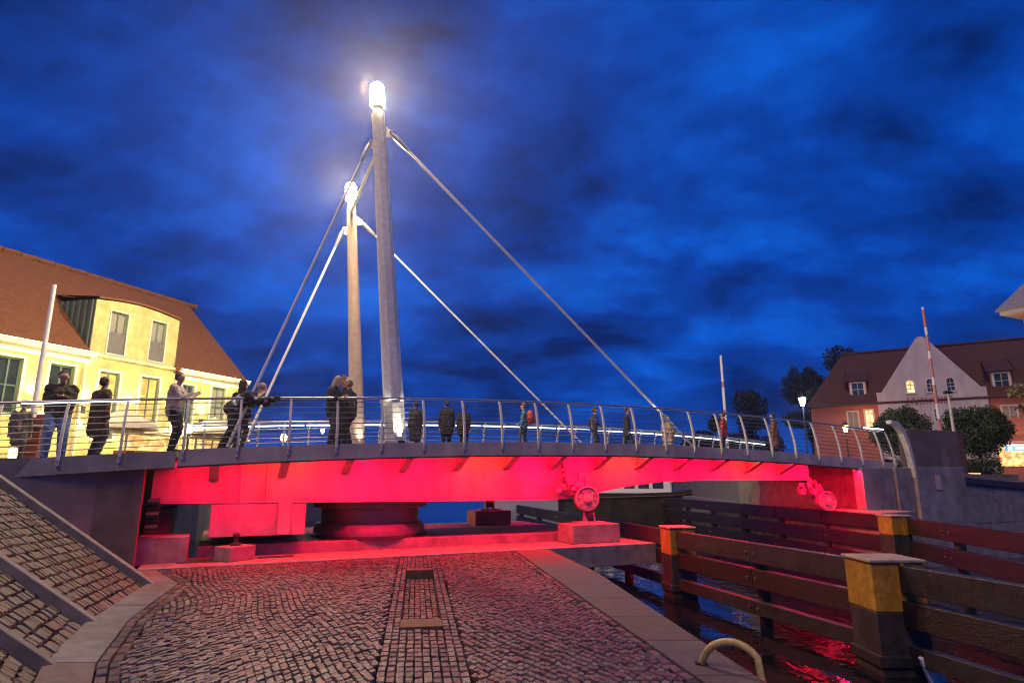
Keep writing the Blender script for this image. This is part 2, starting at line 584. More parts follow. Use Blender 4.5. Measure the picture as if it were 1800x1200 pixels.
# bedding sheet and quay body
mb = MB()
poly = [(2.42, 3.6)] + KOUT[1:] + [(-0.0, 18.5), (-9, 14.5), (-9.5, 11.0), (-8, 3.6)]
mb.prism(poly, -2.2, -0.19)
quay = tag(mb.build('quay_pavement', M['joint']), kind='structure')

# kerb of long coping slabs along the quay edge
mb = MB()
ys = [3.6, 4.9, 6.15, 7.4, 8.6, 9.9, 11.2, 12.5, 13.8, 15.1, 16.3]
for ya, yb in zip(ys, ys[1:]):
    g = 0.006
    p = [(xon(KIN, ya + g), ya + g), (xon(KOUT, ya + g) + 0.04, ya + g), (xon(KOUT, yb - g) + 0.04, yb - g), (xon(KIN, yb - g), yb - g)]
    k = MB()
    k.prism(p, -0.32, 0.012)
    k.build('coping_slab', M['kerb'], quay, bevel=0.012)

def sett(sx, sy, h, seed, jit=0.13, inset=0.2):
    r = random.Random(seed)
    v = []
    for k, (zz, ins) in enumerate(((-h, 0.02), (-0.012, 0.0), (0.013, inset))):
        for cx, cy in ((-1, -1), (1, -1), (1, 1), (-1, 1)):
            jx = r.uniform(-jit, jit) * sx * 0.5
            jy = r.uniform(-jit, jit) * sy * 0.5
            v.append((cx * sx / 2 * (1 - ins) + jx, cy * sy / 2 * (1 - ins) + jy, zz + (r.uniform(-0.004, 0.004) if k == 2 else 0)))
    f = [(8, 9, 10, 11)]
    for a in (0, 4):
        for i in range(4):
            j = (i + 1) % 4
            f.append((a + i, a + j, a + 4 + j, a + 4 + i))
    return v, f

def diamond(seed):
    # squared stone laid on its corner in diagonal courses, corners knocked off
    r = random.Random(seed)
    a, b = 0.0412, 0.0760
    ring = []
    for (x, y) in ((1, .2), (.2, 1), (-.2, 1), (-1, .2), (-1, -.2), (-.2, -1), (.2, -1), (1, -.2)):
        ring.append((x * a * (1 + r.uniform(-.05, .05)), y * b * (1 + r.uniform(-.05, .05))))
    v = []
    tz = [r.uniform(-0.004, 0.005) for _ in ring]
    for z, k in ((-0.2, 0.97), (-0.014, 1.0), (0.013, 0.80)):
        for i, (x, y) in enumerate(ring):
            v.append((x * k, y * k, z + (tz[i] if k == 0.80 else 0)))
    f = [tuple(range(16, 24))]
    for q in (0, 8):
        for i in range(8):
            j = (i + 1) % 8
            f.append((q + i, q + j, q + 8 + j, q + 8 + i))
    return v, f
SETTS = [sett(0.084, 0.073, 0.20, i, 0.09, 0.18) for i in range(10)] + [diamond(50 + i) for i in range(14)]
NR = 10
SETT_ME = []
for i, (v, f) in enumerate(SETTS):
    me = bpy.data.meshes.new('cobble')
    me.from_pydata(v, [], f)
    me.materials.append(M['cobble'])
    SETT_ME.append(me)

stones = []               # (x, y, z, angle, sx, sy)
def ax_strip(y):
    return -0.75 - 0.15 * (y - 5.8)
STRIP = 0.435
PIT = (8.0, 12.9)
def in_field(x, y):
    if y > slab_front(x) - 0.05:
        return False
    if x > xon(KIN, y) - 0.17:
        return False
    if x < xon(FOOT, y) + 0.72:
        return False
    if abs(x - ax_strip(y)) < STRIP + 0.015:
        return False
    return True
rs = random.Random(11)
PX, PY = 0.0915, 0.0825
j = 0
y0 = 3.9
while y0 < 17.2:
    i = 0
    x = -7.2 + (PX / 2 if j % 2 else 0)
    while x < 2.2:
        wx = 0.10 * math.sin(y0 * 0.9 + 0.6 * x) + 0.05 * math.sin(1.7 * x - y0)
        wy = 0.16 * math.sin(x * 1.3 + 0.5) + 0.07 * math.sin(2.3 * x + 0.7 * y0)
        xx, yy = x + wx + rs.uniform(-0.005, 0.005), y0 + wy + rs.uniform(-0.007, 0.007)
        if in_field(xx, yy):
            ang = math.atan(0.208 * math.cos(x * 1.3 + 0.5) + 0.16 * math.cos(2.3 * x + 0.7 * y0)) * 0.6
            stones.append((xx, yy, rs.uniform(-0.014, 0.005) + 0.018 * noise.noise(Vector((xx * 0.7, yy * 0.7, 0))), ang + rs.uniform(-0.06, 0.06), rs.uniform(0.93, 1.02), rs.uniform(0.93, 1.02), 1))
        x += PX
    y0 += PY
    j += 1
# two rows of larger border stones along the kerb and along the foot strip
def border(line, d0, sgn, n):
    for j in range(n):
        d = d0 + j * 0.122
        y = 3.8
        while y < 16.2:
            x = xon(line, y) + sgn * d
            x2 = xon(line, y + 0.1) + sgn * d
            if y < slab_front(x) - 0.08:
                stones.append((x, y, rs.uniform(-0.008, 0.004), -math.atan2(x2 - x, 0.1) + PI / 2, 2.75, 1.32, 0))
            y += 0.262 * math.cos(math.atan2(x2 - x, 0.1))
border(KIN, 0.09, -1, 1)
border(FOOT, 0.53, 1, 2)
# straight rows of the gutter strip
for j in range(10):
    off = (j - 4.5) * 0.0855
    y = 3.9
    while y < 16.4:
        yy = y + rs.uniform(-0.01, 0.01)
        inner = abs(off) < 0.235
        zz = -0.016 + (0.004 if not inner else 0)
        if inner and PIT[0] - 0.02 < yy < PIT[1] + 0.05:
            zz = None if not (PIT[0] + 0.45 < yy < PIT[1] - 0.3) else -0.135
        if zz is not None and ax_strip(yy) + off < 99 and yy < slab_front(ax_strip(yy) + off) - 0.08:
            stones.append((ax_strip(yy) + off + rs.uniform(-0.004, 0.004), yy, zz + rs.uniform(-0.005, 0.004), 0.15 + PI / 2 + rs.uniform(-0.03, 0.03), rs.uniform(1.66, 1.86), rs.uniform(1.03, 1.12), 0))
        y += 0.166
# one coherent pass: nearest in view become single stones, the rest stay one mesh of stones
F1, TH = 1095.0, math.atan(240 / 1095)
def proj(p):
    d = p[2] - EYE
    zc_ = p[1] * math.cos(TH) + d * math.sin(TH)
    if zc_ < 0.3:
        return None
    v = -p[1] * math.sin(TH) + d * math.cos(TH)
    return 900 + F1 * p[0] / zc_, 600 - F1 * v / zc_, zc_
vis = []
rest = []
for st in stones:
    q = proj(st)
    if q and 4 < q[0] < 1796 and q[1] < 1196:
        vis.append((q[2], st))
    elif q and st[1] > 4.4:
        rest.append(st)
vis.sort(key=lambda a: a[0])
for d, st in vis[:300]:
    o = bpy.data.objects.new('cobble', SETT_ME[NR + rs.randrange(14) if st[6] else rs.randrange(NR)])
    o.location = st[:3]
    o.rotation_euler = (rs.uniform(-0.04, 0.04), rs.uniform(-0.04, 0.04), st[3])
    o.scale = (st[4], st[5], 1)
    COL.objects.link(o)
    o.parent = quay
allv = []
allf = []
nb = 0
for st in [s for d, s in vis[300:]] + rest:
    v, f = SETTS[NR + rs.randrange(14) if st[6] else rs.randrange(NR)]
    c, s = math.cos(st[3]), math.sin(st[3])
    tx, ty = rs.uniform(-0.05, 0.05), rs.uniform(-0.05, 0.05)
    for a, b, h in v:
        a *= st[4]
        b *= st[5]
        allv.append((st[0] + a * c - b * s, st[1] + a * s + b * c, st[2] + h + a * tx + b * ty))
    for q in f:
        allf.append(tuple(i + nb for i in q))
    nb += len(v)
me = bpy.data.meshes.new('cobbles_beyond')
me.from_pydata(allv, [], allf)
o = finish('cobbles_beyond', me, M['cobble'], quay)
o['kind'] = 'stuff'
# recess in the gutter: sleeper-like steel plates at both ends, flat bed between
g_dir = Vector((-0.15, 1, 0)).normalized()
g_nrm = Vector((1, 0.15, 0)).normalized()
for (ya, yb, zz, mm) in ((PIT[0], PIT[0] + 0.42, 0.022, 'rust'), (PIT[1] - 0.26, PIT[1], 0.03, 'rust')):
    yc = (ya + yb) / 2
    b = MB()
    b.box((ax_strip(yc), yc, zz - 0.08), (0.51, yb - ya, 0.16), (g_nrm, g_dir, Z))
    b.build('gutter_plate', M[mm], quay, bevel=0.008)

# pale concrete strip at the foot of the embankment
for (p, q) in zip(FOOT, FOOT[1:]):
    P0, P1 = Vector((*p, 0)), Vector((*q, 0))
    n_ = max(1, round((P1 - P0).length / 1.15))
    for i in range(n_):
        A_, B_ = P0.lerp(P1, i / n_), P0.lerp(P1, (i + 1) / n_)
        t = (B_ - A_).normalized()
        A_ = A_ + t * 0.006
        B_ = B_ - t * 0.006
        b = MB()
        w0, w1 = 0.46, 0.46
        b.prism([(A_.x - 0.05, A_.y), (B_.x - 0.05, B_.y), (B_.x + w1, B_.y + 0.0), (A_.x + w0, A_.y)], -0.3, 0.008 + 0.004 * (i % 2))
        b.build('strip_slab', M['strip'], quay, bevel=0.01)

# cobbled embankment: three panels between sloping concrete ribs
UP = Vector((-0.96 * 0.86, -0.28 * 0.86, 0.0))
UP = Vector((-0.80, -0.233, 0.60)).normalized()
SL = 3.5
STONES_S = [sett(0.158, 0.104, 0.09, 100 + i, 0.12, 0.20) for i in range(12)]
ST_ME = []
for v, f in STONES_S:
    me = bpy.data.meshes.new('cobble')
    me.from_pydata(v, [], f)
    me.materials.append(M['slope_stone'])
    ST_ME.append(me)
def embankment(fa, fb, drop_a, drop_b):
    A_, B_ = Vector((*fa, 0)), Vector((*fb, 0))
    t = (B_ - A_).normalized()
    nrm = t.cross(UP).normalized()
    if nrm.z < 0:
        nrm = -nrm
    Ad, Bd = A_ - nrm * drop_a, B_ - nrm * drop_b
    b = MB()
    b.slab([Ad - UP * 0.15, Bd - UP * 0.15, Bd + UP * SL, Ad + UP * SL], -nrm * 0.5 - Vector((0, 0, 0.6)))
    root = tag(b.build('embankment', M['joint']), kind='structure')
    L = (B_ - A_).length
    nr = int(L / 0.107)
    cand = []
    w = 0.10
    kk = 0
    while w < SL - 0.05:
        u = 0.16 / L + (0.5 / nr if kk % 2 else 0)
        while u < 1.0:
            base = Ad.lerp(Bd, u) + UP * (w + rs.uniform(-0.008, 0.008)) + nrm * rs.uniform(0.01, 0.034)
            cand.append((base, rs.uniform(0.93, 1.04), rs.uniform(0.88, 1.02)))
            u += rs.uniform(0.95, 1.08) / nr
        w += 0.164
        kk += 1
    seen = []
    out = []
    for c in cand:
        q = proj(c[0])
        if q and 2 < q[0] < 1800 and q[1] < 1200:
            seen.append((q[2], c))
        else:
            out.append(c)
    seen.sort(key=lambda a: a[0])
    rot = Matrix((UP, t, nrm)).transposed()
    if rot.determinant() < 0:
        rot = Matrix((UP, -t, nrm)).transposed()
    for d, c in seen[:300]:
        o = bpy.data.objects.new('cobble', ST_ME[rs.randrange(12)])
        o.matrix_world = Matrix.Translation(c[0]) @ (rot @ Matrix.Rotation(rs.uniform(-0.06, 0.06), 3, 'Z')).to_4x4() @ Matrix.Diagonal((c[1], c[2], 1, 1))
        COL.objects.link(o)
        o.parent = root
    vv, ff, nb = [], [], 0
    for c in [x[1] for x in seen[300:]] + out:
        v, f = STONES_S[rs.randrange(12)]
        for p in v:
            vv.append(tuple(c[0] + rot @ Vector((p[0] * c[1], p[1] * c[2], p[2]))))
        ff += [tuple(i + nb for i in q) for q in f]
        nb += 12
    if vv:
        me = bpy.data.meshes.new('cobbles_above')
        me.from_pydata(vv, [], ff)
        o = finish('cobbles_above', me, M['slope_stone'], root)
        o['kind'] = 'stuff'
    # the rib that bounds the panel on its far side
    b = MB()
    c = A_ + UP * (SL / 2 - 0.1) - nrm * 0.21 + t * 0.02
    b.box(c, (SL + 0.25, 0.17, 0.5), (UP, t, nrm))
    b.build('rib_kerb', M['strip'], root, bevel=0.012)
    return root
embankment(FOOT[1], FOOT[2], 0.11, 0.02)
embankment(FOOT[2], FOOT[3], 0.11, 0.02)
embankment(FOOT[3], FOOT[4], 0.11, 0.02)

# ------------------------------------------------------------------ bridge foundation and abutments
found = MB()
p0, p1, p2, p3 = W(-1.6, -0.33), W(10.7, -0.33), W(10.7, 1.2), W(-1.6, 1.2)
found.prism([(p.x, p.y) for p in (p0, p1, p2, p3)], -0.5, 0.03)
found = tag(found.build('bridge_foundation', M['plinth'], bevel=0.02), kind='structure')
b = MB()
p0, p1, p2, p3 = W(-0.6, 1.205), W(9.6, 1.205), W(9.6, 6.0), W(-0.6, 6.0)
b.prism([(p.x, p.y) for p in (p0, p1, p2, p3)], -1.5, 0.27)
b.build('raised_plinth', M['plinth'], found, bevel=0.02)

left_ab = thing('left_abutment', 'dark concrete wing wall under the bridge beside the cobbled embankment', 'abutment', W(-3.5, 0.2, 0))
b = MB()
b.box(W(-5.0, 0.30, 0.95), (6.6, 0.34, 2.2), AX)
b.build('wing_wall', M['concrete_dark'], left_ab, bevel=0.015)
b = MB()
b.box(W(-1.95, 3.3, 0.95), (0.3, 5.6, 2.2), AX)
b.build('bearing_wall', M['dark_steel'], left_ab)  # concrete wall coloured near-black to paint the shade of the recess
b = MB()
b.box(W(-1.25, 0.75, 0.28), (0.95, 0.7, 0.56), AX)
b.build('bearing_step', M['plinth'], left_ab, bevel=0.02)
b = MB()
b.box(W(-1.45, 2.2, 0.55), (0.5, 2.0, 1.1), AX)
b.build('bearing_step', M['dark_steel'], left_ab, bevel=0.02)
for k in range(5):
    b = MB()
    b.tube([W(-1.6, 0.35 + 0.1 * (k % 2), 0.75 + 0.13 * k), W(-1.38, 0.35 + 0.1 * (k % 2), 0.75 + 0.13 * k)], 0.07, 8)
    b.build('bearing_roller', M['dark_steel'], left_ab)

right_ab = thing('right_abutment', 'blue grey concrete bridge abutment with tall parapet rising from the water', 'abutment', W(22, 0, 0))
b = MB()
b.box(W(20.25, -0.02, 0.6), (1.55, 0.36, 3.0), AX)
b.build('pier_column', M['concrete'], right_ab, bevel=0.02)
b = MB()
b.box(W(21.45, -0.10, 0.6), (0.83, 0.42, 3.0), AX)
b.build('pier_column', M['plinth'], right_ab, bevel=0.02)
b = MB()
b.box(W(23.25, -0.22, 0.36), (2.75, 0.5, 3.6), AX)
b.build('pier_wall', M['concrete'], right_ab, bevel=0.02)
b = MB()
b.box(W(23.25, -0.20, 2.81), (2.75, 0.46, 1.30), AX)
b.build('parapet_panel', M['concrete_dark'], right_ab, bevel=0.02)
b = MB()
b.box(W(20.6, 3.0, 0.4), (0.34, 5.6, 2.9), AX)
b.build('end_wall', M['plinth'], right_ab)
b = MB()
b.box(W(19.9, 1.7, -0.1), (1.0, 3.0, 0.6), AX)
b.build('bearing_step', M['plinth'], right_ab, bevel=0.02)
b = MB()
b.box(W(23.0, -0.485, 1.60), (0.30, 0.02, 0.52), AX)
b.build('sign_plate', mat('sign_plate', (0.55, 0.40, 0.33), 0.4, var=0.35, nscale=14), right_ab, bevel=0.004)
# steel fin that closes the railing and runs down the wall
b = MB()
prof = [(20.95, 3.62), (21.25, 3.55), (21.5, 3.3), (21.68, 2.9), (21.8, 2.4), (21.86, 1.9), (21.9, 1.55), (21.98, 1.55), (21.97, 1.95), (21.93, 2.45), (21.82, 3.0), (21.62, 3.45), (21.32, 3.7), (20.95, 3.74)]
b.slab([W(s, -0.44, z) for s, z in prof], BN * 0.20)
b.build('end_fin', M['post_steel'], right_ab)

# right quay wall beyond the abutment
qw = thing('quay_wall', 'pale concrete quay wall with dark sloping coping right of the abutment', 'quay wall', W(28, 0, 0))
x = 24.75
while x < 32:
    w = 1.55
    for (za, zb) in ((-1.4, 0.1), (0.115, 1.02)):
        b = MB()
        zt0 = zb if zb < 0.5 else 1.56 - (x - 24.7) * 0.06
        zt1 = zb if zb < 0.5 else 1.56 - (x + w - 24.7) * 0.06
        o0, o1 = -0.20, 0.1
        b.hexa([W(x + .006, o0, za), W(x + w - .006, o0, za), W(x + w - .006, o1, za), W(x + .006, o1, za),
                W(x + .006, o0, zt0), W(x + w - .006, o0, zt1), W(x + w - .006, o1, zt1), W(x + .006, o1, zt0)])
        b.build('wall_block', M['plinth'], qw)
    x += w
b = MB()
b.hexa([W(24.7, -0.28, 1.58), W(32.6, -0.28, 1.10), W(32.6, 0.2, 1.10), W(24.7, 0.2, 1.58),
        W(24.7, -0.28, 1.80), W(32.6, -0.28, 1.32), W(32.6, 0.2, 1.32), W(24.7, 0.2, 1.80)])
b.build('coping', M['dark_steel'], qw)

# ------------------------------------------------------------------ the swing bridge
PV = W(3.5, 2.6, 0.27)
br = thing('swing_bridge', 'steel swing bridge lit red from below with two lamp topped masts and stay rods', 'bridge', PV)
NS = 40
S0, S1 = -1.12, 21.45
def strip(fn, s0=S0, s1=S1, n=NS):       # loft a closed section along the bridge; fn(s) -> list of (o, z)
    b = MB()
    vs = []
    k = 0
    for i in range(n + 1):
        s = s0 + (s1 - s0) * i / n
        sec = fn(s)
        k = len(sec)
        vs += [W(s, o, z) for o, z in sec]
    fs = []
    for i in range(n):
        for j in range(k):
            a = i * k + j
            c = i * k + (j + 1) % k
            fs.append((a, c, c + k, a + k))
    fs.append(tuple(range(k)))
    fs.append(tuple(range(n * k, (n + 1) * k)))
    return b.add(vs, fs)
BW = 5.2
strip(lambda s: [(0.06, zt(s) - 0.22), (BW - 0.06, zt(s) - 0.22), (BW - 0.06, zt(s) - 0.06), (0.06, zt(s) - 0.06)]).build('deck', M['girder'], br)
strip(lambda s: [(0.10, zt(s) - 0.057), (BW - 0.10, zt(s) - 0.057), (BW - 0.10, zt(s) - 0.045), (0.10, zt(s) - 0.045)]).build('deck_surface', M['paving'], br)
POSTS = [i * 1.04 for i in range(-1, 21)]
edges = [S0] + [p for p in POSTS if S0 + 0.3 < p < S1 - 0.3] + [S1]
for far in (0, 1):
    for sa, sb in zip(edges, edges[1:]):
        def sec(s, far=far):
            o0, o1, o2 = (-0.06, 0.0, 0.055) if not far else (BW + 0.06, BW, BW - 0.055)
            return [(o0, zt(s) - 0.34), (o2, zt(s) - 0.34), (o2, zt(s)), (o1 - (0.02 if not far else -0.02), zt(s))]
        strip(sec, sa + 0.004, sb - 0.004, 3).build('fascia_panel', M['fascia'], br)
    # thin dark drip flange under the fascia
    oo = -0.05 if not far else BW - 0.03
    strip(lambda s: [(oo, zt(s) - 0.375), (oo + 0.09, zt(s) - 0.375), (oo + 0.09, zt(s) - 0.343), (oo, zt(s) - 0.343)]).build('drip_flange', M['dark_steel'], br)

# main girders: deep over the pivot, haunched towards the long arm
def gbot(s):
    pts = [(-1.7, 1.25), (8.1, 1.19), (9.2, 1.30), (10.4, 1.52), (11.9, 1.68), (13.5, 1.72), (18.2, 1.72)]
    for (a, za), (c, zc_) in zip(pts, pts[1:]):
        if s <= c:
            return za + (zc_ - za) * (s - a) / (c - a)
    return 1.72
for o in (0.9, BW - 0.9):
    strip(lambda s: [(o - 0.012, gbot(s)), (o + 0.012, gbot(s)), (o + 0.012, zt(s) - 0.223), (o - 0.012, zt(s) - 0.223)], -1.6, 18.2, 44).build('girder_web', M['girder'], br)
    strip(lambda s: [(o - 0.10, gbot(s) - 0.035), (o + 0.16, gbot(s) - 0.035), (o + 0.16, gbot(s) - 0.003), (o - 0.10, gbot(s) - 0.003)], -1.6, 18.2, 44).build('girder_flange', M['girder'], br)
strip(lambda s: [(1.08, gbot(s) - 0.01), (BW - 1.08, gbot(s) - 0.01), (BW - 1.08, gbot(s) + 0.012), (1.08, gbot(s) + 0.012)], -0.3, 9.0, 24).build('bottom_plate', M['girder'], br)
# counterweight under the short arm
b = MB()
b.box(W(0.60, 2.6, 0.86), (2.02, BW - 1.64, 0.76), AX)
b.build('counterweight', M['girder'], br, bevel=0.01)
b = MB()
b.box(W(1.13, 0.762, 0.86), (0.27, 0.03, 0.72), AX)
b.build('counterweight_rib', M['girder'], br)
b = MB()
b.box(W(0.15, 0.765, 0.98), (0.02, 0.02, 0.14), AX)
b.build('lifting_lug', M['girder'], br)
# vertical stiffeners
for s in (0.17, 0.72):
    b = MB()
    b.box(W(s, 0.815, (gbot(s) + zt(s) - 0.22) / 2), (0.05, 0.15, zt(s) - 0.26 - gbot(s)), AX)
    b.build('stiffener', M['girder'], br, bevel=0.006)
# tapered cantilever brackets
for i in range(13):
    s = -0.42 + 1.43 * i
    for far in (0, 1):
        f = (lambda o: o) if not far else (lambda o: BW - o)
        zz = zt(s) - 0.225
        b = MB()
        poly = [W(s, f(0.885), zz - 0.42), W(s, f(0.78), zz - 0.42), W(s, f(0.09), zz - 0.10), W(s, f(0.09), zz), W(s, f(0.885), zz)]
        b.slab(poly, BE * 0.02)
        b.build('bracket', M['girder'], br)
        b = MB()
        b.slab([W(s - 0.09, f(0.885), zz - 0.425), W(s - 0.09, f(0.775), zz - 0.425), W(s - 0.09, f(0.09), zz - 0.105),
                W(s - 0.09, f(0.09), zz - 0.12), W(s - 0.09, f(0.775), zz - 0.445), W(s - 0.09, f(0.885), zz - 0.445)], BE * 0.20)
        b.build('bracket_flange', M['girder'], br)
# turntable bearing
rg = MB()
rg.lathe([(1.28, 0.62), (1.28, 0.98), (1.5, 1.02), (1.5, 1.16)], W(3.5, 2.6, 0), 48)
rg.build('bearing_collar', M['ring'], br, smooth=True)
pier = thing('pivot_pier', 'round steel ring bearing drum standing on the plinth under the bridge', 'bearing', W(3.5, 2.6, 0.27))
b = MB()
b.lathe([(1.46, 0.272), (1.46, 0.52), (1.40, 0.60), (1.40, 0.615)], W(3.5, 2.6, 0), 48)
b.build('drum', M['ring'], pier, smooth=True)
b = MB()
b.lathe([(1.52, 0.275), (1.52, 0.34)], W(3.5, 2.6, 0), 48)
b.build('base_ring', M['dark_steel'], pier, smooth=True)

# LED strips under the deck edges: housing plus the red lamps they hold
RED = (1.0, 0.001, 0.028)
for far in (0, 1):
    oo = 0.12 if not far else BW - 0.12
    strip(lambda s: [(oo - 0.03, zt(s) - 0.275), (oo + 0.03, zt(s) - 0.275), (oo + 0.03, zt(s) - 0.225), (oo - 0.03, zt(s) - 0.225)], -1.0, 20.3, 30).build('led_strip', M['dark_steel'], br)
aims = []
for i in range(14):
    s = -0.5 + i * 1.58
    d = (BN * 0.62 - Z * 1.0)
    light('red_lamp', 'AREA', W(s, 0.14, zt(s) - 0.30), 112 if s > -0.2 else 55, RED if i % 3 != 1 else (1.0, 0.018, 0.014), br, d, shape='RECTANGLE', size=1.2, size_y=0.05)
for i in range(12):
    s = 0.2 + i * 1.75
    light('red_lamp', 'AREA', W(s, -0.10, zt(s) - 0.42), 46 if i < 7 else 80, RED, br, (BN * 0.12 - Z * 1.0), shape='RECTANGLE', size=0.8, size_y=0.05)
for i in range(5):
    s = 0.5 + i * 4.4
    light('red_lamp', 'AREA', W(s, BW - 0.14, zt(s) - 0.30), 95, RED, br, (-BN * 1.0 - Z * 0.8), shape='RECTANGLE', size=1.2, size_y=0.05)

# locking drives hanging from the girder
def drive(s, o, label):
    t = thing('locking_drive', label, 'bridge machinery', W(s, o, 1.2), 'locking drives under the bridge')
    zz = zt(s)
    b = MB()
    b.hexa([W(s - 0.22, o + 0.15, zz - 1.05), W(s - 0.02, o + 0.15, zz - 1.05), W(s - 0.02, o + 0.45, zz - 1.05), W(s - 0.22, o + 0.45, zz - 1.05),
            W(s - 0.30, o + 0.20, zz - 0.36), W(s - 0.14, o + 0.20, zz - 0.36), W(s - 0.14, o + 0.45, zz - 0.36), W(s - 0.30, o + 0.45, zz - 0.36)])
    b.build('hanger_bracket', M['girder'], t, bevel=0.01)
    c = W(s + 0.30, o - 0.12, zz - 1.50)
    ax = (BE * -0.25 - BN * 1.0).normalized()
    Mx = Vector((0, 0, 1)).rotation_difference(ax).to_matrix()
    b = MB()
    b.lathe([(0.20, -0.30), (0.34, -0.22), (0.34, 0.05), (0.31, 0.08), (0.31, 0.03), (0.12, 0.03), (0.12, 0.10), (0.05, 0.12)], c, 24, Mx)
    b.build('motor_housing', M['girder'], t, smooth=True)
    for k in range(8):
        q = 2 * PI * k / 8
        p = c + Mx @ Vector((0.23 * math.cos(q), 0.23 * math.sin(q), 0.05))
        b = MB()
        b.lathe([(0.025, -0.03), (0.025, 0.03)], p, 6, Mx)
        b.build('bolt', M['girder'], t)
    r = random.Random(int(s * 10))
    for k in range(9):
        p = W(s + r.uniform(-0.62, 0.1), o + r.uniform(-0.05, 0.25), zz - r.uniform(0.98, 1.34))
        b = MB()
        if k % 3 == 0:
            b.lathe([(0.05, -0.09), (0.09, -0.07), (0.09, 0.07), (0.04, 0.1)], p, 10, Matrix.Rotation(r.uniform(0, 3), 3, 'X'))
        elif k % 3 == 1:
            b.box(p, (0.20, 0.14, 0.16), AX)
        else:
            b.tube([p, p + Vector((r.uniform(-.2, .2), -0.05, r.uniform(0.1, 0.3))), p + Vector((r.uniform(-.3, .3), 0.02, 0.42))], 0.028, 7)
        b.build(('valve', 'junction_box', 'hydraulic_pipe')[k % 3], M['girder'], t, smooth=True)
    for k in (0, 1):
        b = MB()
        b.slab([W(s + 0.28 + 0.2 * k, o + 0.2, zz - 1.22), W(s + 0.42 + 0.2 * k, o + 0.2, zz - 1.22), W(s + 0.24 + 0.2 * k, o + 0.2, zz - 0.78 - 0.12 * k)], BN * 0.1)
        b.build('gusset_plate', M['girder'], t)
    return t
drive(8.75, 0.62, 'red lit locking drive with round motor above the quay corner block')
drive(18.35, 0.75, 'red lit locking drive hanging beside the right concrete abutment')
# bearing blocks
def block(s, o, z, size, label, rot=0.0, h=0.5):
    t = thing('bearing_block', label, 'concrete block', W(s, o, z), 'bearing blocks on the foundation')
    q = Matrix.Rotation(rot, 3, 'Z')
    ax = (q @ BE, q @ BN, Z)
    b = MB()
    b.box(W(s, o, z + h / 2 + 0.002), (size[0], size[1], h), ax)
    b.build('plinth_block', M['plinth'], t, bevel=0.02)
    b = MB()
    b.box(W(s, o, z + h + 0.025), (size[0] * 0.55, size[1] * 0.5, 0.045), ax)
    b.build('base_plate', M['girder'], t)
    for k in (-1, 1):
        b = MB()
        b.slab([W(s + k * 0.13, o - 0.09, z + h + 0.048), W(s + k * 0.13, o + 0.11, z + h + 0.048), W(s + k * 0.13, o + 0.06, z + h + 0.30), W(s + k * 0.13, o - 0.03, z + h + 0.30)], BE * 0.05)
        b.build('roller_cheek', M['girder'], t)
    b = MB()
    b.tube([W(s - 0.1, o, z + h + 0.2), W(s + 0.1, o, z + h + 0.2)], 0.11, 14)
    b.build('roller', M['dark_steel'], t, smooth=True)
    return t
block(9.15, 0.62, 0.03, (1.5, 0.85), 'red lit concrete bearing block at the quay corner by the water', 0, 0.5)
block(7.85, 4.75, 0.27, (1.25, 0.8), 'small bearing block at the back of the plinth behind the drum', 0, 0.45)
jb = thing('jacking_block', 'small concrete block with a jack on top below the counterweight', 'concrete block', W(0.15, 0.42, 0.03))
q = Matrix.Rotation(R(38), 3, 'Z')
b = MB()
b.box(W(0.15, 0.42, 0.18), (0.66, 0.5, 0.30), (q @ BE, q @ BN, Z))
b.build('plinth_block', M['plinth'], jb, bevel=0.015)
b = MB()
b.lathe([(0.11, 0.33), (0.11, 0.38), (0.05, 0.39), (0.05, 0.50), (0.075, 0.51), (0.075, 0.57), (0.03, 0.60)], W(0.15, 0.42, 0), 12)
b.build('screw_jack', M['dark_steel'], jb, smooth=True)
# flat dark sheets painting the shade of sunken trenches in the foundation
b = MB()
b.box(W(-0.55, 0.55, 0.037), (0.8, 0.62, 0.006), AX)
b.build('trench_shade', M['dark_steel'], found)
b = MB()
b.box(W(1.0, 0.62, 0.037), (0.75, 0.28, 0.006), AX)
b.build('trench_shade', M['dark_steel'], found)

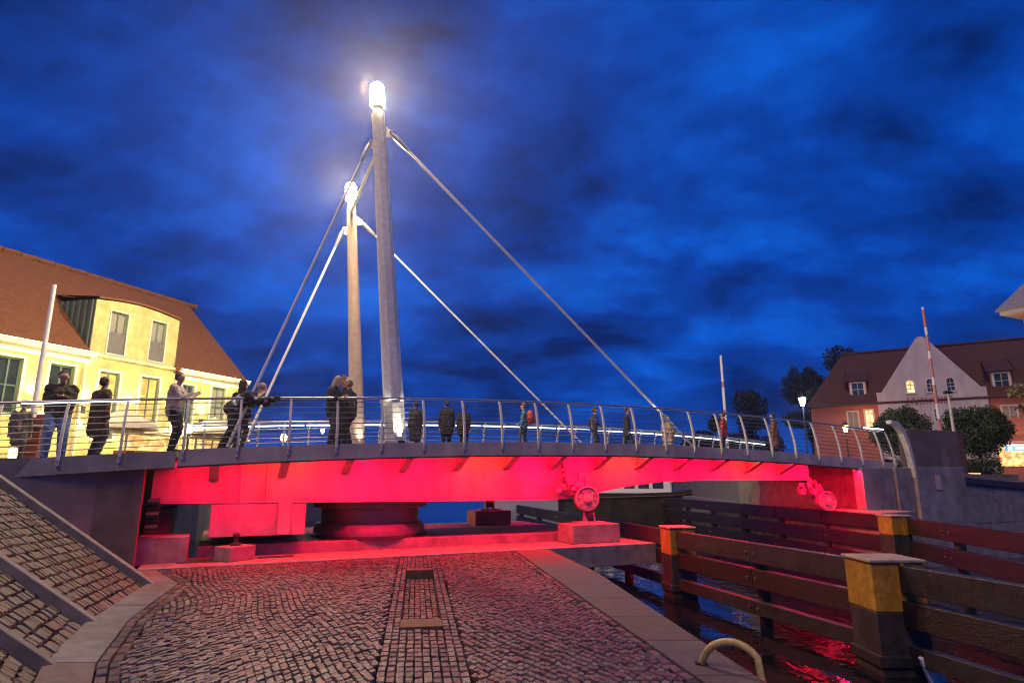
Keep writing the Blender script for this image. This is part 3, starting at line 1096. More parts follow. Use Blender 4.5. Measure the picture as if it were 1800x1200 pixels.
# ------------------------------------------------------------------ masts, stays, railings
def mast(s0, o0, z0, s1, o1, z1, r0, r1, octa, mm, globe_h, globe_r):
    a, c = W(s0, o0, z0), W(s1, o1, z1)
    d = (c - a).normalized()
    b = MB()
    n = 8 if octa else 20
    side = BE - d * BE.dot(d)
    side.normalize()
    fwd = d.cross(side).normalized()
    vs, fs = [], []
    segs = 10
    for i in range(segs + 1):
        t = i / segs
        rr = r0 + (r1 - r0) * t ** 1.15
        p = a.lerp(c, t)
        for k in range(n):
            q = 2 * PI * (k + 0.5) / n
            x, y = math.cos(q), math.sin(q)
            if octa:
                m_ = max(abs(x), abs(y))
                x, y = x / m_ * 0.97, y / m_ * 0.97
                if abs(x) > 0.9 and abs(y) > 0.9:
                    x *= 0.9
            vs.append(p + side * rr * x + fwd * rr * y)
    for i in range(segs):
        for k in range(n):
            fs.append((i * n + k, i * n + (k + 1) % n, (i + 1) * n + (k + 1) % n, (i + 1) * n + k))
    fs += [tuple(range(n)), tuple(range(segs * n, (segs + 1) * n))]
    b.add(vs, fs)
    mo = b.build('mast', M[mm], br, smooth=not octa, bevel=0.012 if octa else 0)
    Mx = Vector((0, 0, 1)).rotation_difference(d).to_matrix()
    b = MB()
    b.lathe([(r1 * 0.95, 0.0), (r1 * 0.8, 0.08), (r1 * 0.8, 0.16), (globe_r * 0.9, 0.17), (globe_r * 0.9, 0.23)], c, 20, Mx)
    b.build('lamp_collar', M['mast'], mo, smooth=True)
    b = MB()
    pr = [(globe_r, 0.23), (globe_r, 0.23 + globe_h - globe_r)]
    for k in range(1, 6):
        q = PI / 2 * k / 5
        pr.append((max(0.004, globe_r * math.cos(q)), 0.23 + globe_h - globe_r + globe_r * math.sin(q)))
    b.lathe(pr, c, 20, Mx)
    b.build('lamp_globe', M['globe'], mo, smooth='all')
    return a, c, d, mo
m1a, m1c, m1d, mo1 = mast(3.58, 0.42, 2.50, 2.73, 0.42, 11.40, 0.255, 0.168, True, 'mast', 0.66, 0.19)
m2a, m2c, m2d, mo2 = mast(3.50, 4.85, 2.55, 2.87, 4.85, 10.55, 0.235, 0.15, False, 'mast_brown', 0.62, 0.17)
mb_ = MB()
mb_.box(m1a + Z * 0.10, (0.72, 0.72, 0.05), AX)
mb_.build('mast_foot', M['mast'], br)

for (s_, o_, po) in ((3.62, 0.0, mo1), (3.55, 4.35, mo2)):
    b = MB()
    b.lathe([(0.08, 0), (0.10, 0.02), (0.10, 0.08)], W(s_, o_ + 0.1, zt(s_) - 0.03), 12)
    b.build('uplight', M['dark_steel'], po)
    light('uplight_lamp', 'SPOT', W(s_, o_ + 0.08, zt(s_) + 0.08), 130, (1.0, 0.90, 0.70), po, W(3.0, o_ + 0.30, 9.0) - W(s_, o_ + 0.08, zt(s_)), spot_size=R(80), spot_blend=1.0, shadow_soft_size=0.05)

def stay(p, q, r, mast_o, lug_dir):
    p, q = Vector(p), Vector(q)
    d = (q - p).normalized()
    b = MB()
    b.tube([p + d * 0.42, q], r, 10)
    b.build('stay_rod', M['rod'], br, smooth=True)
    # fork end and turnbuckle
    b = MB()
    b.tube([p + d * 0.05, p + d * 0.16, p + d * 0.40, p + d * 0.62, p + d * 0.68], [r * 1.0, r * 1.9, r * 1.9, r * 1.4, r * 1.05], 10)
    b.build('fork_end', M['steel'], br, smooth=True)
    b = MB()
    sd = d.cross(BN).normalized() if abs(d.dot(BN)) < 0.9 else Z
    off = Vector(lug_dir)
    b.slab([p - off * 0.30 + Z * 0.26, p + d * 0.06 + Z * 0.08, p + d * 0.10 - Z * 0.05, p - off * 0.22 - Z * 0.20], BN * 0.04)
    b.build('stay_lug', M['rod'], mast_o)
    b = MB()
    b.tube([p - BN * 0.09, p + BN * 0.12], r * 1.1, 8)
    b.build('pin', M['steel'], mast_o)
stay(W(3.09, 0.42, 10.92), W(12.72, 0.30, 2.70), 0.037, mo1, BE)
stay(W(2.56, 0.40, 10.50), W(-0.20, 0.30, 2.42), 0.036, mo1, -BE)
stay(W(3.20, 4.85, 10.10), W(11.9, 4.90, 2.68), 0.034, mo2, BE)
stay(W(2.66, 4.85, 9.72), W(0.15, 4.90, 2.42), 0.040, mo2, -BE)
b = MB()
b.tube([W(2.78, 0.60, 10.35), W(2.86, 4.70, 10.30)], 0.05, 10)
b.build('mast_tie', M['rod'], br, smooth=True)

def rail_curve(s, far=False):     # post outline in (o, z): foot outside the fascia, top leaning in
    pts = []
    for i in range(9):
        t = i / 8
        o = -0.085 + 0.02 * t + 0.30 * max(0.0, t - 0.15) ** 2.0
        pts.append((o if not far else BW - o, zt(s) - 0.20 + (1.26 if not far else 1.1) * t))
    return pts
def rail_post(b, s, far=False, w=0.05):
    pts = rail_curve(s, far)
    sg = 1 if not far else -1
    inner = [(o + sg * (0.075 - 0.035 * i / 8), z) for i, (o, z) in enumerate(pts)]
    b.slab([W(s - w / 2, o, z) for o, z in pts] + [W(s - w / 2, o, z) for o, z in reversed(inner)], BE * w)
def railing(parent, far, s_list, sa, sb, mat_post='post_steel', step=1.04, bars=8):
    root = MB()
    top = lambda s: rail_curve(s, far)[8]
    n = max(6, int((sb - sa) / 0.5))
    sg = 1 if not far else -1
    pts = [W(sa + (sb - sa) * i / n, top(sa + (sb - sa) * i / n)[0] + sg * 0.02, top(sa + (sb - sa) * i / n)[1] + 0.025) for i in range(n + 1)]
    root.tube(pts, 0.03, 10)
    ro = root.build('railing', M['steel'], parent, smooth=True)
    for s in s_list:
        b = MB()
        rail_post(b, s, far)
        b.build('rail_post', M[mat_post], ro)
        b = MB()
        o = rail_curve(s, far)[1][0]
        b.tube([W(s, o - sg * 0.03, zt(s) - 0.1), W(s, o + sg * 0.09, zt(s) - 0.1)], 0.022, 8)
        b.build('bolt', M['steel'], ro)
    for k in range(bars):
        t = 0.235 + 0.71 * k / (bars - 1)
        j = t * 8
        i0 = int(j)
        fr = j - i0
        pts = []
        for i in range(n + 1):
            s = sa + (sb - sa) * i / n
            c = rail_curve(s, far)
            o = c[i0][0] + (c[i0 + 1][0] - c[i0][0]) * fr
            z = c[i0][1] + (c[i0 + 1][1] - c[i0][1]) * fr
            pts.append(W(s, o + sg * 0.055, z))
        b = MB()
        b.tube(pts, 0.0105, 6)
        b.build('rail_bar', M['bar_steel'], ro, smooth=True)
    return ro
near_rail = railing(br, False, [p for p in POSTS if S0 <= p <= S1 - 0.2] + [S1 - 0.03], S0, S1)
for i in range(21):
    sa = S0 + 0.1 + 1.06 * i
    if sa + 1.0 > S1:
        break
    b = MB()
    b.tube([W(sa + 1.0 * j / 3, rail_curve(sa + 1.0 * j / 3)[8][0] + 0.066, zt(sa + 1.0 * j / 3) + 1.075) for j in range(4)], 0.012, 6)
    b.build('led_handrail', M['led_rail'], near_rail)
far_posts = [S0 + 0.3 + 0.72 * i for i in range(30)]
fr_ = railing(br, True, far_posts, S0, S1, bars=7)
for i in range(15):
    sa = S0 + 0.2 + 1.44 * i
    b = MB()
    b.tube([W(sa + 1.36 * j / 4, BW - 0.20, zt(sa + 1.36 * j / 4) + 0.80) for j in range(5)], 0.017, 6)
    b.build('led_handrail', M['led_white'], fr_)

# fixed approach on the left: slab edge and its own railing
ap = thing('approach_span', 'fixed concrete approach slab with curved steel railing left of the bridge joint', 'approach span', W(-4, 0.2, 2.0))
strip(lambda s: [(-0.05, zt(s) - 0.36), (0.6, zt(s) - 0.36), (6.2, zt(s) - 0.36), (6.2, zt(s) - 0.02), (0.1, zt(s) - 0.02), (-0.02, zt(s) - 0.02)], -9.6, -1.16, 20).build('edge_slab', M['concrete'], ap)
railing(ap, False, [-2.16, -3.18, -4.25, -5.3, -6.35, -7.4], -9.4, -1.2)
b = MB()
b.tube([W(-3.95 + 2.0 * i / 10, 0.165, zt(-3.95 + 2.0 * i / 10) + 1.06) for i in range(11)], 0.016, 6)
b.build('led_handrail', M['led_white'], ap)
# fixed approach on the right
ap2 = thing('landing_slab', 'fixed landing slab joining the bridge to the right bank', 'approach span', W(23, 3, 1.7))
b = MB()
b.hexa([W(20.85, 0.3, 1.70), W(29, 0.3, 1.45), W(29, 7, 1.45), W(20.85, 7, 1.70), W(20.85, 0.3, zt(20.8) - 0.06), W(29, 0.3, 1.75), W(29, 7, 1.75), W(20.85, 7, zt(20.8) - 0.06)])
b.build('ramp_slab', M['paving'], ap2)
b = MB()
b.tube([W(20.3, 0.16, 3.50), W(21.25, 0.1, 3.46)], 0.02, 6)
b.build('led_handrail', M['led_white'], ap2)

# ------------------------------------------------------------------ timber guide walls and dolphins in the channel
def guide_wall(line, rows, label, depth, post_step, seed):
    L0 = Vector((*line[0], 0))
    gw = thing('guide_wall', label, 'guide wall', (L0.x, L0.y, WL), 'timber guide walls of the channel')
    r = random.Random(seed)
    for p, q in zip(line, line[1:]):
        A_, B_ = Vector((*p, 0)), Vector((*q, 0))
        t = (B_ - A_).normalized()
        nrm = Vector((-t.y, t.x, 0))
        L = (B_ - A_).length
        n = max(1, round(L / post_step))
        for (za, zb, mm, dd) in rows:
            for i in range(n):
                sub = 1
                for j in range(sub):
                    z0_ = za + (zb - za) * j / sub + 0.006
                    z1_ = za + (zb - za) * (j + 1) / sub - 0.006
                    a = A_.lerp(B_, i / n) + t * 0.008
                    c = A_.lerp(B_, (i + 1) / n) - t * 0.008
                    b = MB()
                    b.box((a + c) / 2 + Z * ((z0_ + z1_) / 2) + nrm * (dd + r.uniform(-0.008, 0.008)), ((c - a).length, 0.16, z1_ - z0_), (t, nrm, Z))
                    b.build('waler', M[mm], gw, bevel=0.012)
        for i in range(n + 1):
            a = A_.lerp(B_, i / n) - nrm * depth
            b = MB()
            b.tube([a + Z * (WL - 1.5), a + Z * 0.30], 0.13, 10)
            b.build('pile', M['pile'], gw, smooth=True)
            for (za, zb, mm, dd) in rows:
                for sgn in (-1, 1):
                    b = MB()
                    c_ = A_.lerp(B_, i / n) + t * 0.14 * sgn + Z * ((za + zb) / 2)
                    b.tube([c_ - nrm * 0.115, c_ + nrm * 0.115], 0.028, 6)
                    b.build('bolt', M['rust'], gw)
    return gw
guide_wall([(0.3, 33.0), (4.2, 17.1), (6.05, 10.7), (7.45, 4.6)],
           [(0.0, 0.42, 'timber_grey', 0), (-0.50, -0.10, 'timber', 0.0), (-1.02, -0.74, 'timber_grey', 0.02)],
           'near timber guide wall of three horizontal walers between the yellow topped posts', -0.2, 3.3, 1)
guide_wall([(8.7, 37.0), (11.2, 19.4), (10.3, 12.5), (9.4, 6.5)],
           [(0.24, 0.68, 'timber', 0), (-0.36, 0.08, 'timber', 0.0), (-0.95, -0.52, 'timber', 0.02)],
           'far timber guide wall of dark walers in front of the right abutment', -0.2, 3.2, 2)

def dolphin(x, y, top, w, rot, label, split, capm='cap'):
    t = thing('dolphin_post', label, 'mooring post', (x, y, WL), 'yellow topped posts in the channel')
    q = Matrix.Rotation(rot, 3, 'Z')
    ax = (q @ Vector((1, 0, 0)), q @ Vector((0, 1, 0)), Z)
    b = MB()
    b.box((x, y, (WL - 1.2 + split) / 2), (w * 0.98, w * 0.98, split - WL + 1.2), ax)
    b.build('pile_shaft', M['pile'], t, bevel=0.02)
    b = MB()
    b.box((x, y, (split + top) / 2), (w, w, top - split), ax)
    b.build('yellow_head', M['yellow'], t, bevel=0.02)
    b = MB()
    b.box((x, y, top + 0.025), (w * 1.09, w * 1.09, 0.05), ax)
    b.build('cap_plate', M[capm], t, bevel=0.015)
    b = MB()
    b.box(Vector((x, y, (top + split) / 2)) - ax[1] * (w / 2 + 0.012) + ax[0] * 0.06, (0.05, 0.03, top - split), ax)
    b.build('cover_strip', M['yellow'], t)
    b = MB()
    b.box(Vector((x, y, WL + 0.22)) - ax[0] * 0.01, (w * 1.08, w * 1.08, 0.16), ax)
    b.build('collar_band', M['timber_grey'], t, bevel=0.01)
    return t
dolphin(4.35, 17.1, 0.47, 0.68, R(8), 'yellow topped post with a red lit cap beside the bearing block', -0.18)
dolphin(6.05, 10.72, 0.45, 0.82, R(0), 'large yellow topped post nearest the quay ladder hoop', -0.28)
dolphin(10.72, 18.15, 0.70, 0.58, R(6), 'yellow topped post below the right concrete abutment', 0.22)
# pale fender board drifting beside the nearest post
b = MB()
b.box((6.30, 10.12, -1.12), (0.26, 0.08, 0.62), (Vector((0.94, 0.1, 0.32)).normalized(), Vector((-0.1, 0.99, 0)).normalized(), Vector((-0.32, 0, 0.94)).normalized()))
tag(b.build('fender_board', M['white_paint'], bevel=0.02), 'pale tilted fender board in the water at the nearest yellow post', 'fender')

# ladder hoop on the quay edge
lh = thing('ladder_hoop', 'yellow painted curved ladder hoop at the quay edge', 'ladder', (1.95, 6.3, 0))
b = MB()
path = []
for i in range(15):
    t = i / 14
    a = PI * (1.04 - t * 0.98)
    path.append((1.98 + 0.10 * t + 0.17 * math.cos(a), 6.50 - 0.50 * t, 0.0 + 0.27 * max(0, math.sin(a)) ** 0.8 + (-0.5 * (t - 0.86) / 0.14 if t > 0.86 else 0)))
b.tube(path, 0.034, 12)
b.build('hoop_tube', M['hoop'], lh, smooth=True)
b = MB()
b.lathe([(0.06, 0.0), (0.06, 0.02)], path[0][:2] + (0.014,), 12)
b.build('foot_flange', M['dark_steel'], lh)
for k in range(4):
    b = MB()
    b.tube([(2.20, 6.35, -0.22 - 0.28 * k), (2.26, 5.95, -0.22 - 0.28 * k)], 0.016, 8)
    b.build('rung', M['hoop'], lh)

# ------------------------------------------------------------------ houses
class Facade:
    """local frame: t along the front, d outward (towards the viewer), z up"""
    def __init__(s, A, B):
        s.A = Vector((*A, 0))
        s.e = (Vector((*B, 0)) - s.A).normalized()
        s.m = Vector((s.e.y, -s.e.x, 0))
        if s.m.dot(s.A) > 0:
            s.m = -s.m
        s.ax = (s.e, s.m, Z)
    def p(s, t, d, z):
        return s.A + s.e * t + s.m * d + Z * z
    def box(s, b, t0, t1, d0, d1, z0, z1):
        b.box(s.p((t0 + t1) / 2, (d0 + d1) / 2, (z0 + z1) / 2), (t1 - t0, abs(d1 - d0), z1 - z0), s.ax)
        return b

def wall_with_openings(F, d, t0, t1, z0, z1, ops, depth=0.18):
    """front sheet with real holes and reveals; ops: (ta, tb, za, zb)"""
    b = MB()
    ts = sorted({t0, t1, *[o[0] for o in ops], *[o[1] for o in ops]})
    zs = sorted({z0, z1, *[o[2] for o in ops], *[o[3] for o in ops]})
    for ta, tb in zip(ts, ts[1:]):
        for za, zb in zip(zs, zs[1:]):
            tm, zm = (ta + tb) / 2, (za + zb) / 2
            if any(o[0] < tm < o[1] and o[2] < zm < o[3] for o in ops):
                continue
            b.add([F.p(ta, d, za), F.p(tb, d, za), F.p(tb, d, zb), F.p(ta, d, zb)], [(0, 1, 2, 3)])
    for ta, tb, za, zb in ops:
        c = [(ta, za), (tb, za), (tb, zb), (ta, zb)]
        for i in range(4):
            (x0, y0_), (x1, y1_) = c[i], c[(i + 1) % 4]
            b.add([F.p(x0, d, y0_), F.p(x1, d, y1_), F.p(x1, d - depth, y1_), F.p(x0, d - depth, y0_)], [(0, 1, 2, 3)])
    return b

def window(F, parent, d, ta, tb, za, zb, pane, frame='frame_white', bars=(1, 1), trim=0.07, depth=0.10, fw=0.05, lower=None):
    """frame as part; panes as sub-parts"""
    b = MB()
    for (x0, x1, y0_, y1_) in ((ta - trim, ta, za - trim, zb + trim), (tb, tb + trim, za - trim, zb + trim), (ta, tb, zb, zb + trim), (ta, tb, za - trim, za)):
        F.box(b, x0, x1, d - 0.02, d + 0.035, y0_, y1_)
    wo = b.build('window', M['frame_white'] if trim else M[frame], parent)
    b = MB()
    for (x0, x1, y0_, y1_) in ((ta, ta + fw, za, zb), (tb - fw, tb, za, zb), (ta + fw, tb - fw, za, za + fw), (ta + fw, tb - fw, zb - fw, zb)):
        F.box(b, x0, x1, d - depth, d - depth + 0.05, y0_, y1_)
    nx, nz = bars
    for i in range(1, nx + 1):
        x = ta + (tb - ta) * i / (nx + 1)
        F.box(b, x - fw * 0.4, x + fw * 0.4, d - depth, d - depth + 0.045, za + fw, zb - fw)
    for i in range(1, nz + 1):
        z = za + (zb - za) * i / (nz + 1)
        F.box(b, ta + fw, tb - fw, d - depth + 0.003, d - depth + 0.042, z - fw * 0.35, z + fw * 0.35)
    b.build('sash_frame', M[frame], wo)
    for i in range(nx + 1):
        x0 = ta + (tb - ta) * i / (nx + 1) + fw * 0.4
        x1 = ta + (tb - ta) * (i + 1) / (nx + 1) - fw * 0.4
        b = MB()
        F.box(b, x0, x1, d - depth + 0.004, d - depth + 0.016, za + fw * 0.5, zb - fw * 0.5)
        b.build('pane', M[pane if isinstance(pane, str) else pane[i % len(pane)]], wo)
    if lower:
        b = MB()
        F.box(b, ta + 0.02, tb - 0.02, d - 0.04, d - 0.01, za + 0.02, lower)
        b.build('balcony_grille', M['grille'], wo)
    return wo

# --- the yellow house on the left
FL = Facade((-15.5, 19.3), (-12.0, 28.1))
hl = thing('yellow_house', 'yellow rendered house with brown tiled roof and curved two window dormer lit by wall lamps', 'house', FL.p(4, -3, LZ))
GZ0, GZ1 = 3.0, 5.48
ops = [(-0.62, 0.10, 3.7, 5.45), (0.92, 1.72, 3.7, 5.45), (2.60, 3.34, 3.1, 5.45), (4.20, 4.98, 3.1, 5.50), (6.02, 6.62, 3.9, 5.45), (7.48, 8.22, 3.9, 5.55)]
wall_with_openings(FL, 0, -9, 9.05, LZ - 0.1, 6.02, ops).build('front_wall', M['wall_yellow'], hl)
b = MB()
b.add([FL.p(9.05, 0, LZ - .1), FL.p(9.05, -8, LZ - .1), FL.p(9.05, -8, 6.0), FL.p(9.05, -4, 9.85), FL.p(9.05, 0, 6.0)], [(0, 1, 2, 3, 4)])
b.build('side_wall', M['wall_yellow'], hl)
for o, pn, bars in zip(ops, ('pane_dark', 'pane_dark', 'win_amber', 'win_amber', 'pane_dark', 'curtain'), ((1, 1), (1, 1), (1, 2), (1, 2), (1, 1), (1, 1))):
    window(FL, hl, 0, *o, pn, 'frame_green', bars, 0.09, 0.12, 0.06)
# roof planes with thickness
def roof_plane(b, P, th=0.12):
    n_ = (Vector(P[1]) - Vector(P[0])).cross(Vector(P[2]) - Vector(P[0])).normalized()
    if n_.z < 0:
        n_ = -n_
    b.slab(P, -n_ * th)
b = MB()
roof_plane(b, [FL.p(-9, 0.35, 5.86), FL.p(2.06, 0.35, 5.86), FL.p(2.06, -4.0, 9.98), FL.p(-9, -4.0, 9.98)])
roof_plane(b, [FL.p(5.52, 0.35, 5.86), FL.p(9.25, 0.35, 5.86), FL.p(9.25, -4.0, 9.98), FL.p(5.52, -4.0, 9.98)])
roof_plane(b, [FL.p(2.06, -1.75, 7.85), FL.p(5.52, -1.75, 7.85), FL.p(5.52, -4.0, 9.98), FL.p(2.06, -4.0, 9.98)])
roof_plane(b, [FL.p(-9, -4.0, 9.98), FL.p(9.25, -4.0, 9.98), FL.p(9.25, -8.3, 5.86), FL.p(-9, -8.3, 5.86)])
ro = b.build('roof', M['roof'], hl)
for i in range(30):
    b = MB()
    t = -8.9 + i * 0.62
    if t > 9.2:
        break
    b.tube([FL.p(t, -4.0, 9.98), FL.p(t + 0.60, -4.0, 10.0)], 0.13, 8)
    b.build('ridge_tile', M['roof'], ro)
# eaves: soffit board, gutter and warm light line
for (ta, tb) in ((-9, 2.1), (5.5, 9.1)):
    b = MB()
    FL.box(b, ta, tb, 0.02, 0.34, 5.70, 5.80)
    b.build('soffit_board', M['wall_trim'], hl)
    b = MB()
    b.tube([FL.p(ta, 0.42, 5.86), FL.p(tb, 0.42, 5.86)], 0.07, 8)
    b.build('gutter', M['frame_white'], hl)
    b = MB()
    FL.box(b, ta, tb, 0.10, 0.20, 5.63, 5.695)
    b.build('light_line', M['led_warm'], hl)
    b = MB()
    b.tube([FL.p(ta, 0.50, 5.955), FL.p(tb, 0.50, 5.955)], 0.022, 6)
    b.build('light_line', M['led_warm'], hl)
for t in (2.0, 5.62, 8.9):
    b = MB()
    b.tube([FL.p(t, 0.40, 5.84), FL.p(t, 0.10, 5.55), FL.p(t, 0.10, LZ)], 0.045, 8)
    b.build('downpipe', M['frame_white'], hl)
# dormer bay, flush with the front wall and proud of the roof
dops = [(2.66, 3.32, 6.12, 7.66), (4.30, 4.94, 6.14, 7.68)]
wb = wall_with_openings(FL, 0.06, 2.08, 5.5, 6.03, 7.80, dops)
arc = []
for i in range(13):
    t = 2.08 + 3.42 * i / 12
    arc.append((t, 7.93 + 0.17 * math.sin(PI * i / 12)))
wb.add([FL.p(2.08, 0.06, 7.80), FL.p(5.5, 0.06, 7.80)] + [FL.p(t, 0.06, z) for t, z in reversed(arc)], [tuple(range(15))])
wb.build('dormer_wall', M['wall_yellow'], hl)
b = MB()
FL.box(b, 2.0, 5.58, 0.03, 0.12, 5.94, 6.03)
b.build('string_course', M['wall_trim'], hl)
for o in dops:
    window(FL, hl, 0.06, *o, 'curtain', 'frame_green', (1, 0), 0.05, 0.12, 0.06, lower=6.12 + 0.78)
b = MB()
vs = []
for t, z in arc:
    vs += [FL.p(t, 0.16, z + 0.03), FL.p(t, -2.3, z + 0.36)]
fs = [(2 * i, 2 * i + 2, 2 * i + 3, 2 * i + 1) for i in range(12)]
n_ = len(vs)
vs += [Vector(v) + Z * 0.07 for v in vs]
fs += [tuple(n_ + i for i in f) for f in fs]
fs += [(2 * i, 2 * i + 2, n_ + 2 * i + 2, n_ + 2 * i) for i in range(12)]
b.add(vs, fs)
b.build('dormer_roof', M['roof'], hl)
for side, t in ((0, 2.06), (1, 5.52)):
    b = MB()
    b.slab([FL.p(t, 0.05, 6.05), FL.p(t, 0.05, 7.93), FL.p(t, -2.1, 8.05)], FL.e * 0.03)
    ck = b.build('dormer_cheek', M['clad'], hl)
    for i in range(6):
        d = -0.05 - 0.33 * i
        zlo, zhi = 6.12 + (-d) * 0.94, 7.93 + (-d) * 0.05
        if zhi - zlo > 0.1:
            b = MB()
            b.box(FL.p(t + (-0.015 if side == 0 else 0.045), d - 0.06, (zlo + zhi) / 2), (0.05, 0.10, zhi - zlo), FL.ax)
            b.build('cladding_batten', M['frame_green'], ck)
# wall lamps shining up and down the render
for t in (0.48, 2.12, 3.80, 5.58, 7.05):
    z = 4.02
    b = MB()
    FL.box(b, t - 0.06, t + 0.06, 0.003, 0.14, z - 0.13, z + 0.13)
    wl = b.build('wall_lamp', M['dark_steel'], hl)
    b = MB()
    FL.box(b, t - 0.05, t + 0.05, 0.02, 0.13, z + 0.131, z + 0.150)
    FL.box(b, t - 0.05, t + 0.05, 0.02, 0.13, z - 0.150, z - 0.131)
    b.build('lamp_glass', M['led_warm'], wl)
    for sg in (1, -1):
        light('wall_light', 'SPOT', FL.p(t, 0.20, z + sg * 0.20), 220, (1.0, 0.83, 0.33), hl, Vector((0, 0, sg)) - FL.m * 0.10, spot_size=R(110), spot_blend=0.9, shadow_soft_size=0.06)
# lamp posts added in front of the house as fill for its yellow light
for t, wh in ((-1.2, 'before the left windows'), (3.6, 'below the curved dormer'), (8.2, 'near the right corner')):
    pl = thing('fill_lamp', 'low added fill lamp post with warm glass %s of the yellow house' % wh, 'lamp', FL.p(t, 3.4, LZ), 'added fill lamps before the yellow house')
    b = MB()
    b.tube([FL.p(t, 3.4, LZ), FL.p(t, 3.4, LZ + 1.1)], 0.04, 8)
    b.build('post', M['dark_steel'], pl)
    b = MB()
    b.lathe([(0.09, 0), (0.13, 0.05), (0.13, 0.2), (0.05, 0.27)], FL.p(t, 3.4, LZ + 1.12), 12)
    b.build('lamp_glass', M['lantern_warm'], pl, smooth=True)
    light('fill_light', 'POINT', FL.p(t, 3.0, LZ + 1.6), 260, (1.0, 0.85, 0.38), pl, shadow_soft_size=0.15)

# --- the gabled house on the right
FR = Facade((27.4, 53.0), (37.3, 47.0))
hr = thing('gabled_house', 'salmon house with red tiled roof and pale stepped shoulder gable behind the bushes', 'house', FR.p(6, -4, RZ))
ops = [(0.95, 1.75, 5.8, 7.2), (2.22, 2.86, 5.85, 7.3), (11.3, 12.2, 5.6, 7.1)]
wall_with_openings(FR, 0, -1.8, 3.3, RZ, 7.85, ops[:2]).build('front_wall', M['wall_salmon'], hr)
wall_with_openings(FR, 0, 10.5, 16, RZ, 7.85, ops[2:]).build('front_wall', M['wall_salmon'], hr)
window(FR, hr, 0, *ops[0], 'curtain', bars=(1, 0))
window(FR, hr, 0, *ops[1], 'win_warm', bars=(1, 3))  # pane emission stands in for a bright reflection in the glass
window(FR, hr, 0, *ops[2], 'curtain', bars=(1, 1))
# shop front at street level
b = MB()
FR.box(b, 10.7, 13.5, 0.01, 0.08, 2.6, 4.25)
b.build('shop_window', M['win_shop'], hr)
b = MB()
FR.box(b, 10.7, 13.5, 0.081, 0.14, 4.33, 4.42)
b.build('shop_trim', M['frame_white'], hr)
b = MB()
FR.box(b, 10.4, 13.6, 0.02, 0.25, 4.9, 6.15)
b.build('red_awning_board', M['wall_salmon'], hr)
sgn = MB()
FR.box(sgn, 11.1, 13.4, 0.10, 0.22, 3.72, 4.20)
sgn = sgn.build('lit_sign', M['sign_blue'], hr)
for (x0, x1, y0_, y1_) in ((11.25, 11.50, 3.80, 4.04), (11.68, 12.7, 3.82, 4.02), (12.8, 13.3, 3.82, 3.96), (11.2, 13.3, 4.10, 4.16)):
    b = MB()
    FR.box(b, x0, x1, 0.221, 0.235, y0_, y1_)
    b.build('sign_bar', M['sign_white'], sgn)
# pale gable with shouldered outline and round-arched windows
gops = [(5.42, 5.92, 8.45, 9.45), (6.80, 7.24, 8.45, 9.45), (8.10, 8.58, 8.45, 9.45), (7.0, 7.42, 6.1, 7.1)]
g = wall_with_openings(FR, 0.30, 3.25, 10.55, RZ, 8.44, [gops[3]])
gp = MB()
# lower flank pieces following the verge between the shoulders and the arch band
gp.add([FR.p(4.185, 0.30, 9.46), FR.p(9.60, 0.30, 9.46), FR.p(7.15, 0.30, 12.75), FR.p(6.95, 0.30, 12.95), FR.p(6.60, 0.30, 12.95), FR.p(6.40, 0.30, 12.75)], [(0, 1, 2, 3, 4, 5)])
band = MB()
band_ops = gops[:3]
ts = [3.55, 4.185] + sorted(x for o in band_ops for x in o[:2]) + [9.60, 10.30]
for ta, tb in zip(ts[1:-1], ts[2:-1]):
    if any(o[0] < (ta + tb) / 2 < o[1] for o in band_ops):
        continue
    band.add([FR.p(ta, 0.30, 8.44), FR.p(tb, 0.30, 8.44), FR.p(tb, 0.30, 9.46), FR.p(ta, 0.30, 9.46)], [(0, 1, 2, 3)])
band.add([FR.p(3.25, 0.30, 8.44), FR.p(4.185, 0.30, 8.44), FR.p(4.185, 0.30, 9.46), FR.p(3.62, 0.30, 8.62), FR.p(3.25, 0.30, 8.62)], [(0, 1, 2, 3, 4)])
band.add([FR.p(9.60, 0.30, 8.44), FR.p(10.55, 0.30, 8.44), FR.p(10.55, 0.30, 8.62), FR.p(10.22, 0.30, 8.62), FR.p(9.60, 0.30, 9.46)], [(0, 1, 2, 3, 4)])
gw_ = MB()
for x in (g, gp, band):
    gw_.add(x.v, x.f)
